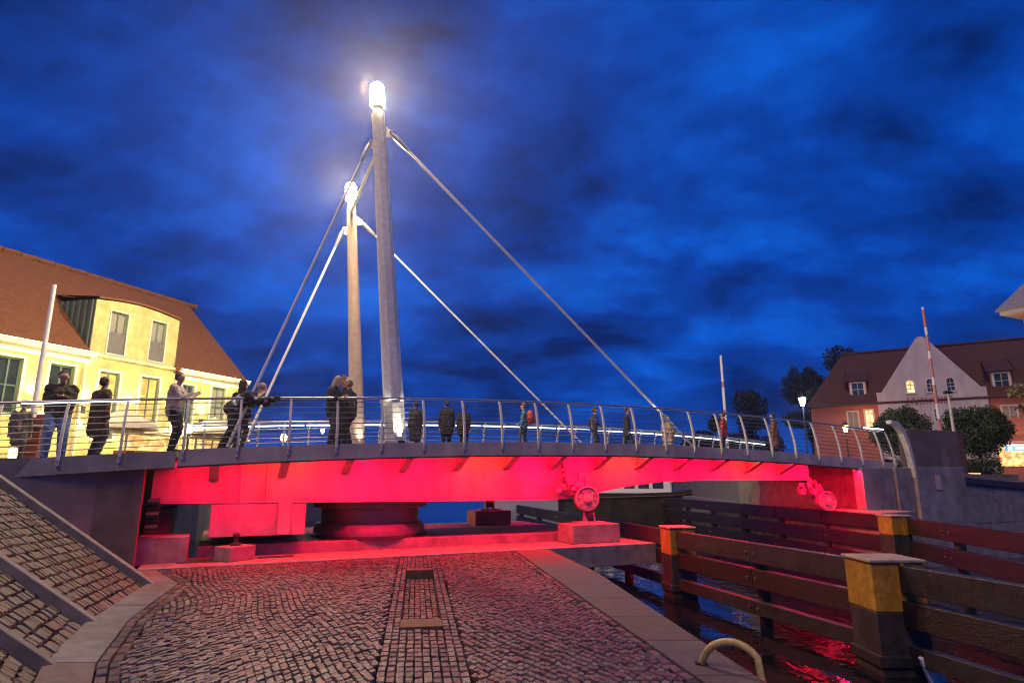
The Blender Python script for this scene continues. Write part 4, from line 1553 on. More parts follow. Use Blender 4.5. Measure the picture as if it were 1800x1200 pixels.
# give the gable its thickness along the verge and flanks
edge = [(3.25, RZ), (3.25, 8.62), (3.62, 8.62), (6.40, 12.75), (6.60, 12.95), (6.95, 12.95), (7.15, 12.75), (10.22, 8.62), (10.55, 8.62), (10.55, RZ)]
for (ta, za), (tb, zb) in zip(edge, edge[1:]):
    gw_.add([FR.p(ta, 0.30, za), FR.p(tb, 0.30, zb), FR.p(tb, -0.15, zb), FR.p(ta, -0.15, za)], [(0, 1, 2, 3)])
gw_.add([FR.p(3.62, -0.15, 8.62), FR.p(10.22, -0.15, 8.62), FR.p(7.15, -0.15, 12.75), FR.p(6.40, -0.15, 12.75)], [(0, 1, 2, 3)])
gab = gw_.build('gable', M['wall_gable'], hr)
for o, pn in zip(gops[:3], ('win_warm', 'pane_blue', 'pane_blue')):
    ta, tb, za, zb = o
    r = (tb - ta) / 2
    tm = (ta + tb) / 2
    arcp = [(tm + r * math.cos(a), zb - r + r * math.sin(a)) for a in [PI * i / 10 for i in range(11)]]
    fr = MB()
    for (x0, z0_), (x1, z1_) in zip([(tb, za)] + arcp, arcp + [(ta, za)]):
        c = Vector((tm, zb - r - 0.1))
        def outp(x, z):
            v = Vector((x, z)) - c
            return x + v.normalized().x * 0.09, z + v.normalized().y * 0.09
        (X0, Z0), (X1, Z1) = outp(x0, z0_), outp(x1, z1_)
        fr.hexa([FR.p(x0, 0.22, z0_), FR.p(x1, 0.22, z1_), FR.p(X1, 0.22, Z1), FR.p(X0, 0.22, Z0), FR.p(x0, 0.345, z0_), FR.p(x1, 0.345, z1_), FR.p(X1, 0.345, Z1), FR.p(X0, 0.345, Z0)])
    w = fr.build('window', M['frame_white'], hr)
    b = MB()
    poly = [FR.p(ta, 0.2, za)] + [FR.p(x, 0.2, z) for x, z in reversed(arcp)] + [FR.p(tb, 0.2, za)]
    b.slab(poly, FR.m * 0.02)
    b.build('pane', M[pn], w)
    # spandrels that close the square opening above the arch
    b = MB()
    for k in (0, 5):
        seg = arcp[k:k + 6]
        corner = (tb, zb + 0.01) if k == 0 else (ta, zb + 0.01)
        b.slab([FR.p(*corner[:1], 0.29, corner[1])] + [FR.p(x, 0.29, z) for x, z in seg], -FR.m * 0.1)
    b.build('spandrel', M['wall_gable'], w)
    b = MB()
    FR.box(b, ta - 0.12, tb + 0.12, 0.302, 0.42, za - 0.09, za - 0.01)
    b.build('sill', M['frame_white'], w)
    b = MB()
    for zz in (za + 0.33, za + 0.62):
        FR.box(b, ta, tb, 0.221, 0.24, zz - 0.02, zz + 0.02)
    FR.box(b, tm - 0.015, tm + 0.015, 0.221, 0.238, za, zb - 0.05)
    b.build('glazing_bar', M['frame_white'] if pn != 'win_warm' else M['frame_green'], w)
window(FR, hr, 0.30, *gops[3], 'pane_blue', bars=(0, 2))
# faded paint strokes of an old wall inscription
fm = mat('faded_paint', (0.38, 0.20, 0.19), 0.9, var=0.3, nscale=3)
r = random.Random(5)
for k, (z, t0, t1) in enumerate(((7.95, 5.3, 8.3), (7.55, 5.2, 8.0))):
    t = t0
    while t < t1:
        w_ = r.uniform(0.10, 0.26)
        b = MB()
        FR.box(b, t, t + w_, 0.301, 0.306, z - 0.10, z + r.uniform(0.05, 0.12))
        b.build('faded_stroke', fm, gab)
        t += w_ + r.uniform(0.06, 0.14)
# main roof with hip on the left, and two dormers
b = MB()
E0, RG = 7.75, 12.75
roof_plane(b, [FR.p(-2.1, 0.4, E0), FR.p(16.3, 0.4, E0), FR.p(16.3, -4, RG), FR.p(0.85, -4, RG)])
roof_plane(b, [FR.p(0.85, -4, RG), FR.p(16.3, -4, RG), FR.p(16.3, -8.4, E0), FR.p(-2.1, -8.4, E0)])
roof_plane(b, [FR.p(-2.1, 0.4, E0), FR.p(0.85, -4, RG), FR.p(-2.1, -8.4, E0)])
rr_ = b.build('roof', M['roof_r'], hr)
b = MB()
b.tube([FR.p(0.85, -4, RG + 0.02), FR.p(16.3, -4, RG + 0.02)], 0.14, 8)
b.build('ridge_cap', M['roof_r'], rr_)
b = MB()
roof_plane(b, [FR.p(3.4, -0.16, 8.45), FR.p(6.75, -0.16, 12.70), FR.p(6.75, -4, 12.70), FR.p(3.4, -4, 8.45)])
roof_plane(b, [FR.p(10.3, -0.16, 8.45), FR.p(6.78, -0.16, 12.70), FR.p(6.78, -4, 12.70), FR.p(10.3, -4, 8.45)])
b.build('gable_roof', M['roof_r'], hr)
for (ta, tb, za, zb) in ((1.45, 2.40, 8.50, 9.65), (11.15, 12.1, 8.45, 9.65)):
    dq = -0.45
    b = MB()
    FR.box(b, ta - 0.18, tb + 0.18, dq - 2.0, dq, za - 0.15, zb + 0.12)
    dm = b.build('dormer', M['wall_salmon'], hr)
    b = MB()
    roof_plane(b, [FR.p(ta - 0.4, dq + 0.25, zb + 0.16), FR.p(tb + 0.4, dq + 0.25, zb + 0.16), FR.p(tb + 0.4, -3.4, zb + 1.75), FR.p(ta - 0.4, -3.4, zb + 1.75)])
    b.build('dormer_roof', M['roof_r'], dm)
    for sd in (ta - 0.42, tb + 0.36):
        b = MB()
        b.slab([FR.p(sd, dq + 0.27, zb + 0.05), FR.p(sd, -3.4, zb + 1.65), FR.p(sd, -3.4, zb + 1.85), FR.p(sd, dq + 0.27, zb + 0.26)], FR.e * 0.06)
        b.build('verge_board', M['dark_steel'], dm)
    window(FR, hr, dq + 0.03, ta, tb, za, zb, 'pane_blue', bars=(1, 1), trim=0.10, depth=-0.01)
b = MB()
FR.box(b, -2.0, 3.2, 0.38, 0.52, 7.66, 7.78)
b.build('gutter', M['dark_steel'], hr)
b = MB()
b.lathe([(0.10, 0), (0.16, 0.08), (0.14, 0.24), (0.06, 0.3)], FR.p(10.9, 0.45, 6.30), 12)
b.build('wall_lantern', M['lantern_orange'], hr, smooth=True)
light('sign_glow', 'POINT', FR.p(12, 1.8, 4.6), 45, (1.0, 0.62, 0.28), hr, shadow_soft_size=0.3)
light('wall_glow', 'POINT', FR.p(2.2, 1.6, 6.9), 60, (1.0, 0.45, 0.18), hr, shadow_soft_size=0.3)

# --- corner of the nearer house at the right edge
FC = Facade((29.2, 34.5), (33.5, 25.5))
hc = thing('corner_house', 'orange rendered house corner with white eaves at the far right edge', 'house', FC.p(3, -3, RZ))
wall_with_openings(FC, 0, 0.0, 9, RZ, 11.0, [(1.2, 2.1, 5.5, 7.1), (1.2, 2.1, 8.4, 9.8)]).build('front_wall', M['wall_orange'], hc)
window(FC, hc, 0, 1.2, 2.1, 5.5, 7.1, 'pane_dark')
window(FC, hc, 0, 1.2, 2.1, 8.4, 9.8, 'pane_dark')
b = MB()
b.add([FC.p(0, 0, RZ), FC.p(0, -7, RZ), FC.p(0, -7, 11), FC.p(0, 0, 11)], [(0, 1, 2, 3)])
b.build('side_wall', M['wall_orange'], hc)
b = MB()
FC.box(b, -0.75, 9.2, -7.5, 0.75, 10.92, 11.14)
b.build('eaves_board', M['frame_white'], hc)
b = MB()
roof_plane(b, [FC.p(-0.9, 0.9, 11.2), FC.p(9.2, 0.9, 11.2), FC.p(9.2, -3.4, 15.6), FC.p(1.6, -3.4, 15.6)])
roof_plane(b, [FC.p(-0.9, 0.9, 11.2), FC.p(1.6, -3.4, 15.6), FC.p(-0.9, -7.6, 11.2)])
b.build('roof', mat('slate_grey', (0.30, 0.29, 0.28), 0.6, var=0.2, nscale=6), hc)
light('corner_glow', 'POINT', FC.p(-0.6, 1.2, 9.6), 40, (1.0, 0.50, 0.20), hc, shadow_soft_size=0.2)

# ------------------------------------------------------------------ trees and bushes
def leaves(clumps, n, size, seed, flat=0.6):
    """leaf-sized quads spread through several ellipsoid clumps: (centre, radii)"""
    g_ = np.random.default_rng(seed)
    vol = np.array([c[1][0] * c[1][1] * c[1][2] for c in clumps])
    pick = g_.choice(len(clumps), n, p=vol / vol.sum())
    d = g_.normal(size=(n, 3))
    d /= np.linalg.norm(d, axis=1)[:, None]
    rad = g_.uniform(0.35, 1.0, n) ** 0.5
    cen = np.array([c[0] for c in clumps])[pick]
    rr = np.array([c[1] for c in clumps])[pick]
    p = cen + d * rr * (rad * g_.uniform(0.85, 1.12, n))[:, None]
    a = g_.normal(size=(n, 3))
    a /= np.linalg.norm(a, axis=1)[:, None]
    b = np.cross(a, g_.normal(size=(n, 3)))
    b /= np.linalg.norm(b, axis=1)[:, None]
    s = size * g_.uniform(0.6, 1.4, n)[:, None]
    v = np.empty((n, 4, 3))
    v[:, 0] = p - a * s
    v[:, 1] = p + b * s * flat
    v[:, 2] = p + a * s
    v[:, 3] = p - b * s * flat
    return v.reshape(-1, 3).tolist(), [tuple(range(4 * i, 4 * i + 4)) for i in range(n)]

def tree(name, label, loc, h, trunk_h, clumps, n, size, leaf, seed, group=None, tr=0.14):
    t = thing(name, label, 'tree' if 'bush' not in name else 'bush', loc, group)
    L = Vector(loc)
    r = random.Random(seed)
    b = MB()
    top = L + Vector((r.uniform(-.2, .2), r.uniform(-.2, .2), h * 0.8))
    b.tube([L - Z * 0.2, L + Z * trunk_h * 0.5, L + Z * trunk_h, top], [tr * 1.3, tr, tr * 0.8, tr * 0.15], 9)
    for c, rd in clumps:
        c = Vector(c)
        st = L + Z * (trunk_h * r.uniform(0.75, 1.0))
        b.tube([st, st.lerp(L + c, 0.55) + Z * 0.15, L + c], [tr * 0.5, tr * 0.3, tr * 0.08], 6)
    b.build('trunk', M['bark'], t, smooth=True)
    v, f = leaves([(tuple(L + Vector(c)), rd) for c, rd in clumps], n, size, seed)
    b = MB()
    b.v = [tuple(p) for p in v]
    b.f = f
    off = gpos(t)
    me = bpy.data.meshes.new('crown')
    me.from_pydata([(p[0] - off.x, p[1] - off.y, p[2] - off.z) for p in b.v], [], f)
    me.materials.append(leaf)
    o = bpy.data.objects.new('crown', me)
    COL.objects.link(o)
    o.parent = t
    return t
def blob(seed, h0, h1, w, k):
    r = random.Random(seed)
    cl = []
    for i in range(k):
        q = i / max(1, k - 1)
        z = h0 + (h1 - h0) * r.uniform(0.05, 1)
        m = w * (1 - 0.55 * ((z - h0) / (h1 - h0)) ** 1.5)
        a = r.uniform(0, 2 * PI)
        d = m * r.uniform(0.2, 0.85)
        cl.append(((d * math.cos(a), d * math.sin(a), z), (m * r.uniform(.35, .55), m * r.uniform(.35, .55), (h1 - h0) * r.uniform(.12, .2))))
    return cl
tree('broadleaf_tree', 'dark broad tree between the white barrier boom and the street lantern', (22.9, 60, RZ), 8.6, 3.0, blob(1, 2.0, 8.2, 3.0, 13), 8500, 0.13, M['leaf_dark'], 1)
tree('broadleaf_tree', 'smaller ragged tree behind the white barrier boom', (19.6, 62, RZ), 6.0, 2.0, blob(2, 1.5, 5.6, 3.0, 9), 6000, 0.13, M['leaf_dark'], 2)
tree('broadleaf_tree', 'tall dark tree rising behind the hipped roof of the gabled house', (31.5, 66, RZ), 12.5, 4.0, blob(3, 4, 11.6, 3.6, 15), 9500, 0.15, M['leaf_dark'], 3)
tree('broadleaf_tree', 'second dark treetop close beside the roof hip of the gabled house', (36.5, 68, RZ), 13.5, 4.0, blob(4, 5, 13.6, 3.6, 11), 8500, 0.15, M['leaf_dark'], 4)
def ballbush(name, label, loc, r, zc_, seed, n):
    cl = [((0, 0, zc_), (r * 0.92, r * 0.92, r * 0.85))]
    rr = random.Random(seed)
    for i in range(12):
        a, q = rr.uniform(0, 2 * PI), rr.uniform(-0.35, 0.95)
        m = math.sqrt(1 - q * q)
        cl.append(((r * .78 * m * math.cos(a), r * .78 * m * math.sin(a), zc_ + r * .72 * q), (r * .36,) * 3))
    return tree(name, label, loc, zc_, zc_ - r * 0.6, cl, n, 0.060, M['leaf'], seed, 'clipped round bushes before the gabled house', 0.09)
ballbush('round_bush', 'flat round green bush in front of the gable just left of the striped boom', (22.2, 35.8, RZ), 1.55, 2.6, 5, 17000)
ballbush('round_bush', 'tall dark round bush right of the lamp post before the gable', (23.3, 31.5, RZ), 1.46, 2.4, 6, 17000)
t = tree('broadleaf_tree', 'yellow lit leafy branches hung with fairy lights at the right edge', (24.9, 28.6, RZ), 5.5, 2.2, [((-1.05, 0, 4.1), (0.8, 0.8, 0.35)), ((-0.6, 0, 3.3), (0.9, 0.8, 0.4)), ((0.3, 0, 4.7), (1.0, 1, 0.6)), ((0.2, 0, 3.6), (1.2, 1.0, 0.6))], 2600, 0.10, M['leaf_yellow'], 7)
rr = random.Random(9)
for k in range(12):
    b = MB()
    b.ball((24.9 - rr.uniform(0.2, 1.6), 28.2 + rr.uniform(-.4, .4), RZ + rr.uniform(3.0, 4.4)), 0.035, 5)
    b.build('fairy_light', M['fairy'], t)
light('fairy_glow', 'POINT', (24.1, 27.6, RZ + 3.4), 22, (1.0, 0.8, 0.4), t, shadow_soft_size=0.3)

# ------------------------------------------------------------------ barrier booms (raised)
def boom(loc, z0, length, label, bands, base_c, r=0.062):
    t = thing('barrier_boom', label, 'barrier', loc, 'raised barrier booms at the bridge ends')
    L = Vector(loc)
    b = MB()
    b.box(L + Z * ((z0 - L.z) / 2), (0.34, 0.30, z0 - L.z), AX)
    b.build('drive_box', M[base_c], t, bevel=0.03)
    n = len(bands)
    zz = z0 - 0.1
    tot = sum(h for h, c in bands)
    for h, c in bands:
        hh = h / tot * length
        b = MB()
        q0, q1 = (zz - z0) / length, (zz + hh - z0) / length
        b.tube([(L.x, L.y - 0.2, zz), (L.x, L.y - 0.2, zz + hh)], [r * (1.15 - 0.3 * q0), r * (1.15 - 0.3 * q1)], 10)
        b.build('boom_section', M[c], t, smooth=True)
        zz += hh
    return t
boom((-12.12, 16, LZ), 3.35, 3.5, 'plain white raised barrier boom before the yellow house', [(1, 'white_paint')], 'barrel')
boom((17.35, 25.6, RZ), 3.35, 5.55, 'red and white banded barrier boom in front of the pale gable', [(1.1, 'red_paint'), (.8, 'white_paint')] + [(1.0, 'red_paint'), (0.42, 'white_paint')] * 2 + [(.9, 'red_paint'), (.42, 'white_paint'), (1.0, 'red_paint'), (.14, 'white_paint')], 'dark_steel')
boom((11.6, 34.2, RZ), 2.75, 5.75, 'pale distant barrier boom rising alone against the sky', [(1, 'white_paint'), (.12, 'red_paint'), (.5, 'white_paint'), (.12, 'red_paint'), (.6, 'white_paint')], 'red_paint', 0.075)

# ------------------------------------------------------------------ lamps
def street_lantern(loc, h, label, glowm, power, col):
    t = thing('street_lantern', label, 'lamp', loc)
    L = Vector(loc)
    b = MB()
    b.tube([L, L + Z * 0.8, L + Z * 0.82, L + Z * h], [0.075, 0.075, 0.045, 0.035], 10)
    b.build('post', M['dark_steel'], t, smooth=True)
    b = MB()
    b.lathe([(0.10, 0), (0.19, 0.38)], L + Z * (h + 0.02), 6)
    b.build('lamp_glass', M[glowm], t)
    b = MB()
    b.lathe([(0.24, 0.40), (0.20, 0.46), (0.06, 0.60), (0.02, 0.70)], L + Z * (h + 0.02), 6)
    b.build('lantern_roof', M['dark_steel'], t)
    light('lantern_light', 'POINT', L + Z * (h + 0.2) - Vector((0, 0.35, 0)), power, col, t, shadow_soft_size=0.12)
    return t
street_lantern((14.95, 32, RZ), 3.75, 'lit white street lantern behind the right end of the bridge railing', 'lantern', 130, (0.9, 0.95, 1.0))
street_lantern((21.0, 39.5, RZ), 2.95, 'small warm lantern before the salmon wall of the gabled house', 'lantern_warm', 60, (1.0, 0.65, 0.25))
street_lantern((-18.1, 60, 1.0), 4.9, 'distant white harbour lamp seen through the railing beside the hugging couple', 'lantern', 60, (0.9, 0.95, 1.0))
lp = thing('lamp_post', 'slim unlit lamp post on a rusty box right of the striped boom', 'lamp', (19.0, 27, RZ))
b = MB()
b.box((19.0, 27, RZ + 1.0), (0.50, 0.4, 2.0), AX)
b.build('base_box', M['rust'], lp, bevel=0.02)
b = MB()
b.tube([(19.0, 27, RZ + 2.0), (19.0, 27, 5.35)], [0.065, 0.05], 10)
b.build('post', M['post_steel'], lp, smooth=True)
b = MB()
b.lathe([(0.16, 0), (0.20, 0.06), (0.05, 0.14)], (19.0, 27, 5.35), 12)
b.build('lamp_head', M['dark_steel'], lp, smooth=True)

# ------------------------------------------------------------------ left bank: parasols, stall, barrel
def parasol(t0, d0, zr, r, label):
    c = FL.p(t0, d0, 0)
    t = thing('parasol', label, 'parasol', (c.x, c.y, LZ), 'parasols on the left terrace')
    b = MB()
    b.tube([(c.x, c.y, LZ), (c.x, c.y, zr + 0.5)], 0.03, 8)
    b.build('pole', M['white_paint'], t)
    b = MB()
    vs = [(c.x, c.y, zr + 0.48)]
    for k in range(8):
        a = 2 * PI * k / 8
        vs.append((c.x + r * math.cos(a), c.y + r * math.sin(a), zr))
    for k in range(8):
        a = 2 * PI * k / 8
        vs.append((c.x + r * math.cos(a), c.y + r * math.sin(a), zr - 0.16))
    fs = [(0, 1 + k, 1 + (k + 1) % 8) for k in range(8)] + [(1 + k, 9 + k, 9 + (k + 1) % 8, 1 + (k + 1) % 8) for k in range(8)]
    b.add(vs, fs)
    b.build('canopy', M['parasol'], t)
    for k in range(8):
        a = 2 * PI * k / 8
        b = MB()
        b.tube([(c.x, c.y, zr + 0.42), (c.x + r * math.cos(a), c.y + r * math.sin(a), zr - 0.02)], 0.012, 5)
        b.build('rib', M['white_paint'], t)
    return t
parasol(1.35, 3.2, 3.38, 1.05, 'pale parasol below the curved dormer of the yellow house')
parasol(5.1, 2.9, 3.45, 1.15, 'pale parasol behind the woman in the beige jacket')
def stall(t0, d0, w, label, glowm):
    c = FL.p(t0, d0, 0)
    t = thing('market_stall', label, 'stall', (c.x, c.y, LZ), 'lit stalls on the left terrace')
    b = MB()
    FL.box(b, t0 - w / 2, t0 + w / 2, d0 - 0.5, d0 + 0.1, LZ, LZ + 0.5)
    b.build('counter', M['barrel'], t)
    for k in range(4):
        b = MB()
        FL.box(b, t0 - w / 2 + k * w / 4 + 0.03, t0 - w / 2 + (k + 1) * w / 4 - 0.03, d0 - 0.06, d0 + 0.02, LZ + 0.52, LZ + 0.98)
        b.build('lit_shelf', M[glowm], t)
    b = MB()
    FL.box(b, t0 - w / 2 - 0.1, t0 + w / 2 + 0.1, d0 - 0.6, d0 + 0.3, LZ + 1.05, LZ + 1.12)
    b.build('stall_roof', M['parasol'], t)
    for k in (0, 1):
        b = MB()
        x = t0 - w / 2 + k * w
        FL.box(b, x - 0.03, x + 0.03, d0 - 0.02, d0 + 0.04, LZ + 0.5, LZ + 1.05)
        b.build('stall_post', M['white_paint'], t)
    return t
stall(2.9, 2.6, 1.9, 'yellow lit stall shelves between the two parasols', 'win_shop')
stall(6.0, 2.3, 2.2, 'yellow lit stall shelves below the right parasol', 'win_shop')
bl_ = thing('barrel_planter', 'red brown wooden planter box beside the man in blue jeans', 'planter', (-11.2, 14.6, LZ))
for k in range(6):
    b = MB()
    b.box((-11.2, 14.6, LZ + 0.09 + 0.13 * k), (0.46 + 0.012 * (k % 2), 0.46 + 0.012 * (k % 2), 0.118), AX)
    b.build('board', M['barrel'], bl_, bevel=0.006)
b = MB()
b.box((-11.2, 14.6, LZ + 0.81), (0.54, 0.54, 0.05), AX)
b.build('rim', M['frame_white'], bl_)
def ground_lantern(loc, label, gm):
    t = thing('ground_lantern', label, 'lantern', loc, 'small lanterns standing on the approach')
    L = Vector(loc)
    b = MB()
    b.lathe([(0.085, 0), (0.085, 0.03)], L, 10)
    b.build('base', M['dark_steel'], t)
    b = MB()
    b.lathe([(0.06, 0.03), (0.07, 0.1), (0.07, 0.2), (0.05, 0.24)], L, 10)
    b.build('lamp_glass', M[gm], t, smooth=True)
    b = MB()
    b.lathe([(0.09, 0.24), (0.03, 0.32), (0.01, 0.34)], L, 10)
    b.build('lid', M['dark_steel'], t)
pz = W(-4.0, 0.35)
ground_lantern((pz.x, pz.y, zt(-4.0) - 0.02), 'warm yellow lantern left of the man in blue jeans', 'lantern_warm')
pz = W(-4.42, 0.3)
ground_lantern((pz.x, pz.y, zt(-4.4) - 0.02), 'cold white lantern at the left end of the approach railing', 'led_white')

# ------------------------------------------------------------------ right bank: hedge, tables, light strip
hd = thing('terrace_wall', 'low terrace wall with a warm light strip on the right bank', 'wall', W(28, 2, RZ))
b = MB()
b.box(W(29.2, 2.2, RZ + 0.15), (7.5, 0.3, 0.3), AX)
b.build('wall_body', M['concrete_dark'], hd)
b = MB()
b.box(W(28.9, 2.03, RZ + 0.33), (2.3, 0.05, 0.045), AX)
b.build('light_line', glow('strip_orange', (1.0, 0.50, 0.22), 1.6), hd)
hv_, hf_ = leaves([((W(26.2 + 0.75 * k, 2.75, RZ + 0.55).x, W(26.2 + 0.75 * k, 2.75, 0).y, RZ + 0.55), (0.55, 0.4, 0.45 + 0.1 * (k % 3))) for k in range(9)], 9000, 0.05, 21)
hme = bpy.data.meshes.new('hedge')
hme.from_pydata(hv_, [], hf_)
hme.materials.append(M['leaf'])
hed = bpy.data.objects.new('hedge', hme)
COL.objects.link(hed)
tag(hed, 'low brownish green hedge along the terrace behind the lit wall', 'hedge')
def cafe_chair(p, rz, label):
    t = thing('terrace_chair', label, 'chair', p, 'dark chairs on the right terrace')
    q = Matrix.Rotation(rz, 3, 'Z')
    ax = (q @ Vector((1, 0, 0)), q @ Vector((0, 1, 0)), Z)
    P = Vector(p)
    b = MB()
    b.box(P + Z * 0.45, (0.42, 0.42, 0.04), ax)
    b.build('seat', M['timber'], t)
    b = MB()
    b.box(P + Z * 0.72 + ax[1] * 0.2, (0.42, 0.03, 0.42), ax)
    b.build('backrest', M['timber'], t)
    for sx in (-1, 1):
        for sy in (-1, 1):
            b = MB()
            b.box(P + ax[0] * 0.18 * sx + ax[1] * 0.18 * sy + Z * 0.22, (0.035, 0.035, 0.44), ax)
            b.build('leg', M['dark_steel'], t)
for k in range(6):
    p = W(26.3 + 0.85 * k, 3.4 + 0.5 * (k % 2), RZ)
    cafe_chair((p.x, p.y, RZ), 0.6 + k, 'dark slatted terrace chair %s in the row behind the low lit wall' % ('leftmost', 'second from left', 'third from left', 'third from right', 'second from right', 'rightmost')[k])
for k in range(4):
    p = W(26.7 + 1.4 * k, 4.4, RZ)
    t = thing('terrace_table', 'small dark terrace table %s in the row behind the low lit wall' % ('leftmost', 'second from left', 'third from left', 'rightmost')[k], 'table', (p.x, p.y, RZ), 'tables on the right terrace')
    b = MB()
    b.lathe([(0.38, 0.70), (0.38, 0.74)], p, 16)
    b.build('table_top', M['timber'], t)
    b = MB()
    b.lathe([(0.20, 0), (0.03, 0.04), (0.03, 0.70)], p, 12)
    b.build('table_foot', M['dark_steel'], t)
street_lantern((24.2, 37.2, RZ), 1.2, 'low warm lantern glowing under the tall round bush', 'lantern_warm', 40, (1.0, 0.7, 0.3))

# ------------------------------------------------------------------ boats moored beyond the bridge
def boat(x, y, L, w, h, rz, label, cabin, hullm, wins):
    t = thing('moored_boat', label, 'boat', (x, y, WL), 'boats moored beyond the bridge')
    q = Matrix.Rotation(rz, 3, 'Z')
    P = Vector((x, y, WL))
    def T(a, b_, c):
        return P + q @ Vector((a, b_, c))
    st = [(-.5, .55, .75), (-.46, .8, .8), (-.2, 1, .86), (.15, 1, .92), (.35, .72, 1.05), (.46, .32, 1.2), (.5, .05, 1.3)]
    vs, fs = [], []
    for a, ww, hh in st:
        vs += [T(a * L, -ww * w / 2, hh * h), T(a * L, -ww * w / 2 * .7, -0.15), T(a * L, ww * w / 2 * .7, -0.15), T(a * L, ww * w / 2, hh * h)]
    for i in range(len(st) - 1):
        for k in range(4):
            fs.append((i * 4 + k, i * 4 + (k + 1) % 4, i * 4 + 4 + (k + 1) % 4, i * 4 + 4 + k))
    fs += [(0, 1, 2, 3), tuple(range(len(vs) - 4, len(vs)))]
    b = MB()
    b.add(vs, fs)
    b.build('hull', M[hullm], t)
    b = MB()
    b.tube([T(a * L, -ww * w / 2 - 0.02, hh * h * 0.9) for a, ww, hh in st], 0.05, 6)
    b.build('rubbing_strake', M['timber_grey'], t)
    for (x0, x1, z1, mm) in cabin:
        b = MB()
        b.hexa([T(x0, -w * .36, h * .88), T(x1, -w * .36, h * .88), T(x1, w * .36, h * .88), T(x0, w * .36, h * .88),
                T(x0 + .1, -w * .32, z1), T(x1 - .2, -w * .32, z1), T(x1 - .2, w * .32, z1), T(x0 + .1, w * .32, z1)])
        cb = b.build('cabin', M[mm], t, bevel=0.04)
        n_ = max(2, int((x1 - x0) / 0.9))
        for k in range(n_):
            xa = x0 + 0.2 + (x1 - x0 - 0.5) * k / n_
            xb = x0 + 0.2 + (x1 - x0 - 0.5) * (k + 0.75) / n_
            za, zb = h * .88 + (z1 - h * .88) * .35, h * .88 + (z1 - h * .88) * .85
            b = MB()
            ya = -w * .36 + w * .04 * .35 - 0.03
            yb = -w * .36 + w * .04 * .85 - 0.03
            b.slab([T(xa, ya, za), T(xb, ya, za), T(xb, yb, zb), T(xa, yb, zb)], q @ Vector((0, 0.02, 0)))
            b.build('cabin_window', M[wins], cb)
    return t
boat(8.5, 41, 11, 3.2, 2.3, R(-8), 'dark hulled boat moored behind the locking drive', [(-4.2, 1.6, 2.9, 'boat_white')], 'hull', 'pane_dark')
boat(14.2, 47, 9, 3.0, 1.5, R(8), 'white cabin boat moored beyond the right guide wall', [(-3.2, 1.4, 2.9, 'boat_white')], 'boat_white', 'pane_blue')
boat(3.0, 62, 10, 3.0, 1.6, R(-4), 'white motor boat far behind the red girder', [(-3.2, 2.0, 2.9, 'boat_white')], 'boat_white', 'pane_blue')

# ------------------------------------------------------------------ thin haze volume added to give the lamps their halos
hb = MB()
hb.box((0, 1100, 6.5), (3300, 3040, 23.0))
hz_m = bpy.data.materials.new('halo_haze')
hz_m.use_nodes = True
hnt = hz_m.node_tree
hnt.nodes.clear()
hv = hnt.nodes.new('ShaderNodeVolumePrincipled')
hv.inputs['Color'].default_value = (0.9, 0.93, 1.0, 1)
hv.inputs['Density'].default_value = 0.0008
hv.inputs['Anisotropy'].default_value = 0.80
ho = hnt.nodes.new('ShaderNodeOutputMaterial')
hnt.links.new(hv.outputs[0], ho.inputs['Volume'])
tag(hb.build('haze', hz_m), kind='stuff')

# ------------------------------------------------------------------ people
def capsules(caps, seg=10):
    b = MB()
    for p0, r0, p1, r1 in caps:
        p0, p1 = Vector(p0), Vector(p1)
        d = p1 - p0
        L = d.length
        if L < 1e-5:
            d = Vector((0, 0, 1))
        d.normalize()
        path, rad = [], []
        for k in range(4):
            a = PI / 2 * (1 - k / 4)
            path.append(p0 - d * r0 * math.sin(a))
            rad.append(max(1e-3, r0 * math.cos(a)))
        path.append(p0)
        rad.append(r0)
        path.append(p1 + d * 1e-4)
        rad.append(r1)
        for k in range(1, 5):
            a = PI / 2 * k / 4
            path.append(p1 + d * r1 * math.sin(a))
            rad.append(max(1e-3, r1 * math.cos(a)))
        b.tube(path, rad, seg)
    return b
def remesh(caps, voxel, smooth=3):
    b = capsules(caps)
    me = bpy.data.meshes.new('tmp')
    me.from_pydata(b.v, [], b.f)
    bm = bmesh.new()
    bm.from_mesh(me)
    bmesh.ops.recalc_face_normals(bm, faces=bm.faces)
    bm.to_mesh(me)
    bm.free()
    o = bpy.data.objects.new('tmp', me)
    COL.objects.link(o)
    md = o.modifiers.new('r', 'REMESH')
    md.mode = 'VOXEL'
    md.voxel_size = voxel
    sm = o.modifiers.new('s', 'SMOOTH')
    sm.iterations = smooth
    sm.factor = 0.5
    dg = bpy.context.evaluated_depsgraph_get()
    out = bpy.data.meshes.new_from_object(o.evaluated_get(dg))
    bpy.data.objects.remove(o)
    bpy.data.meshes.remove(me)
    out.materials.clear()
    return out
def wrinkle(me, amp, seed):
    n_ = [v.normal.copy() for v in me.vertices]
    for v, nn in zip(me.vertices, n_):
        p = v.co * 9 + Vector((seed, 0, 0))
        v.co += nn * amp * (noise.noise(Vector((p.x, p.y, p.z * 1.8))) + 0.6 * noise.noise(p * 2.3))
    return me
cloth = {}
def cloth_mat(c, name='cloth'):
    k = (c, name)
    if k not in cloth:
        cloth[k] = mat(name, c, 0.85, var=0.3, nscale=9, bump=0.25, bscale=22)
    return cloth[k]
def ik(a, c, l1, l2, hint):
    a, c = Vector(a), Vector(c)
    d = c - a
    L = min(d.length, (l1 + l2) * 0.995)
    d.normalize()
    c = a + d * L
    x = (l1 * l1 - l2 * l2 + L * L) / (2 * L)
    h = math.sqrt(max(0, l1 * l1 - x * x))
    hv = Vector(hint) - d * Vector(hint).dot(d)
    hv.normalize()
    return a + d * x + hv * h, c

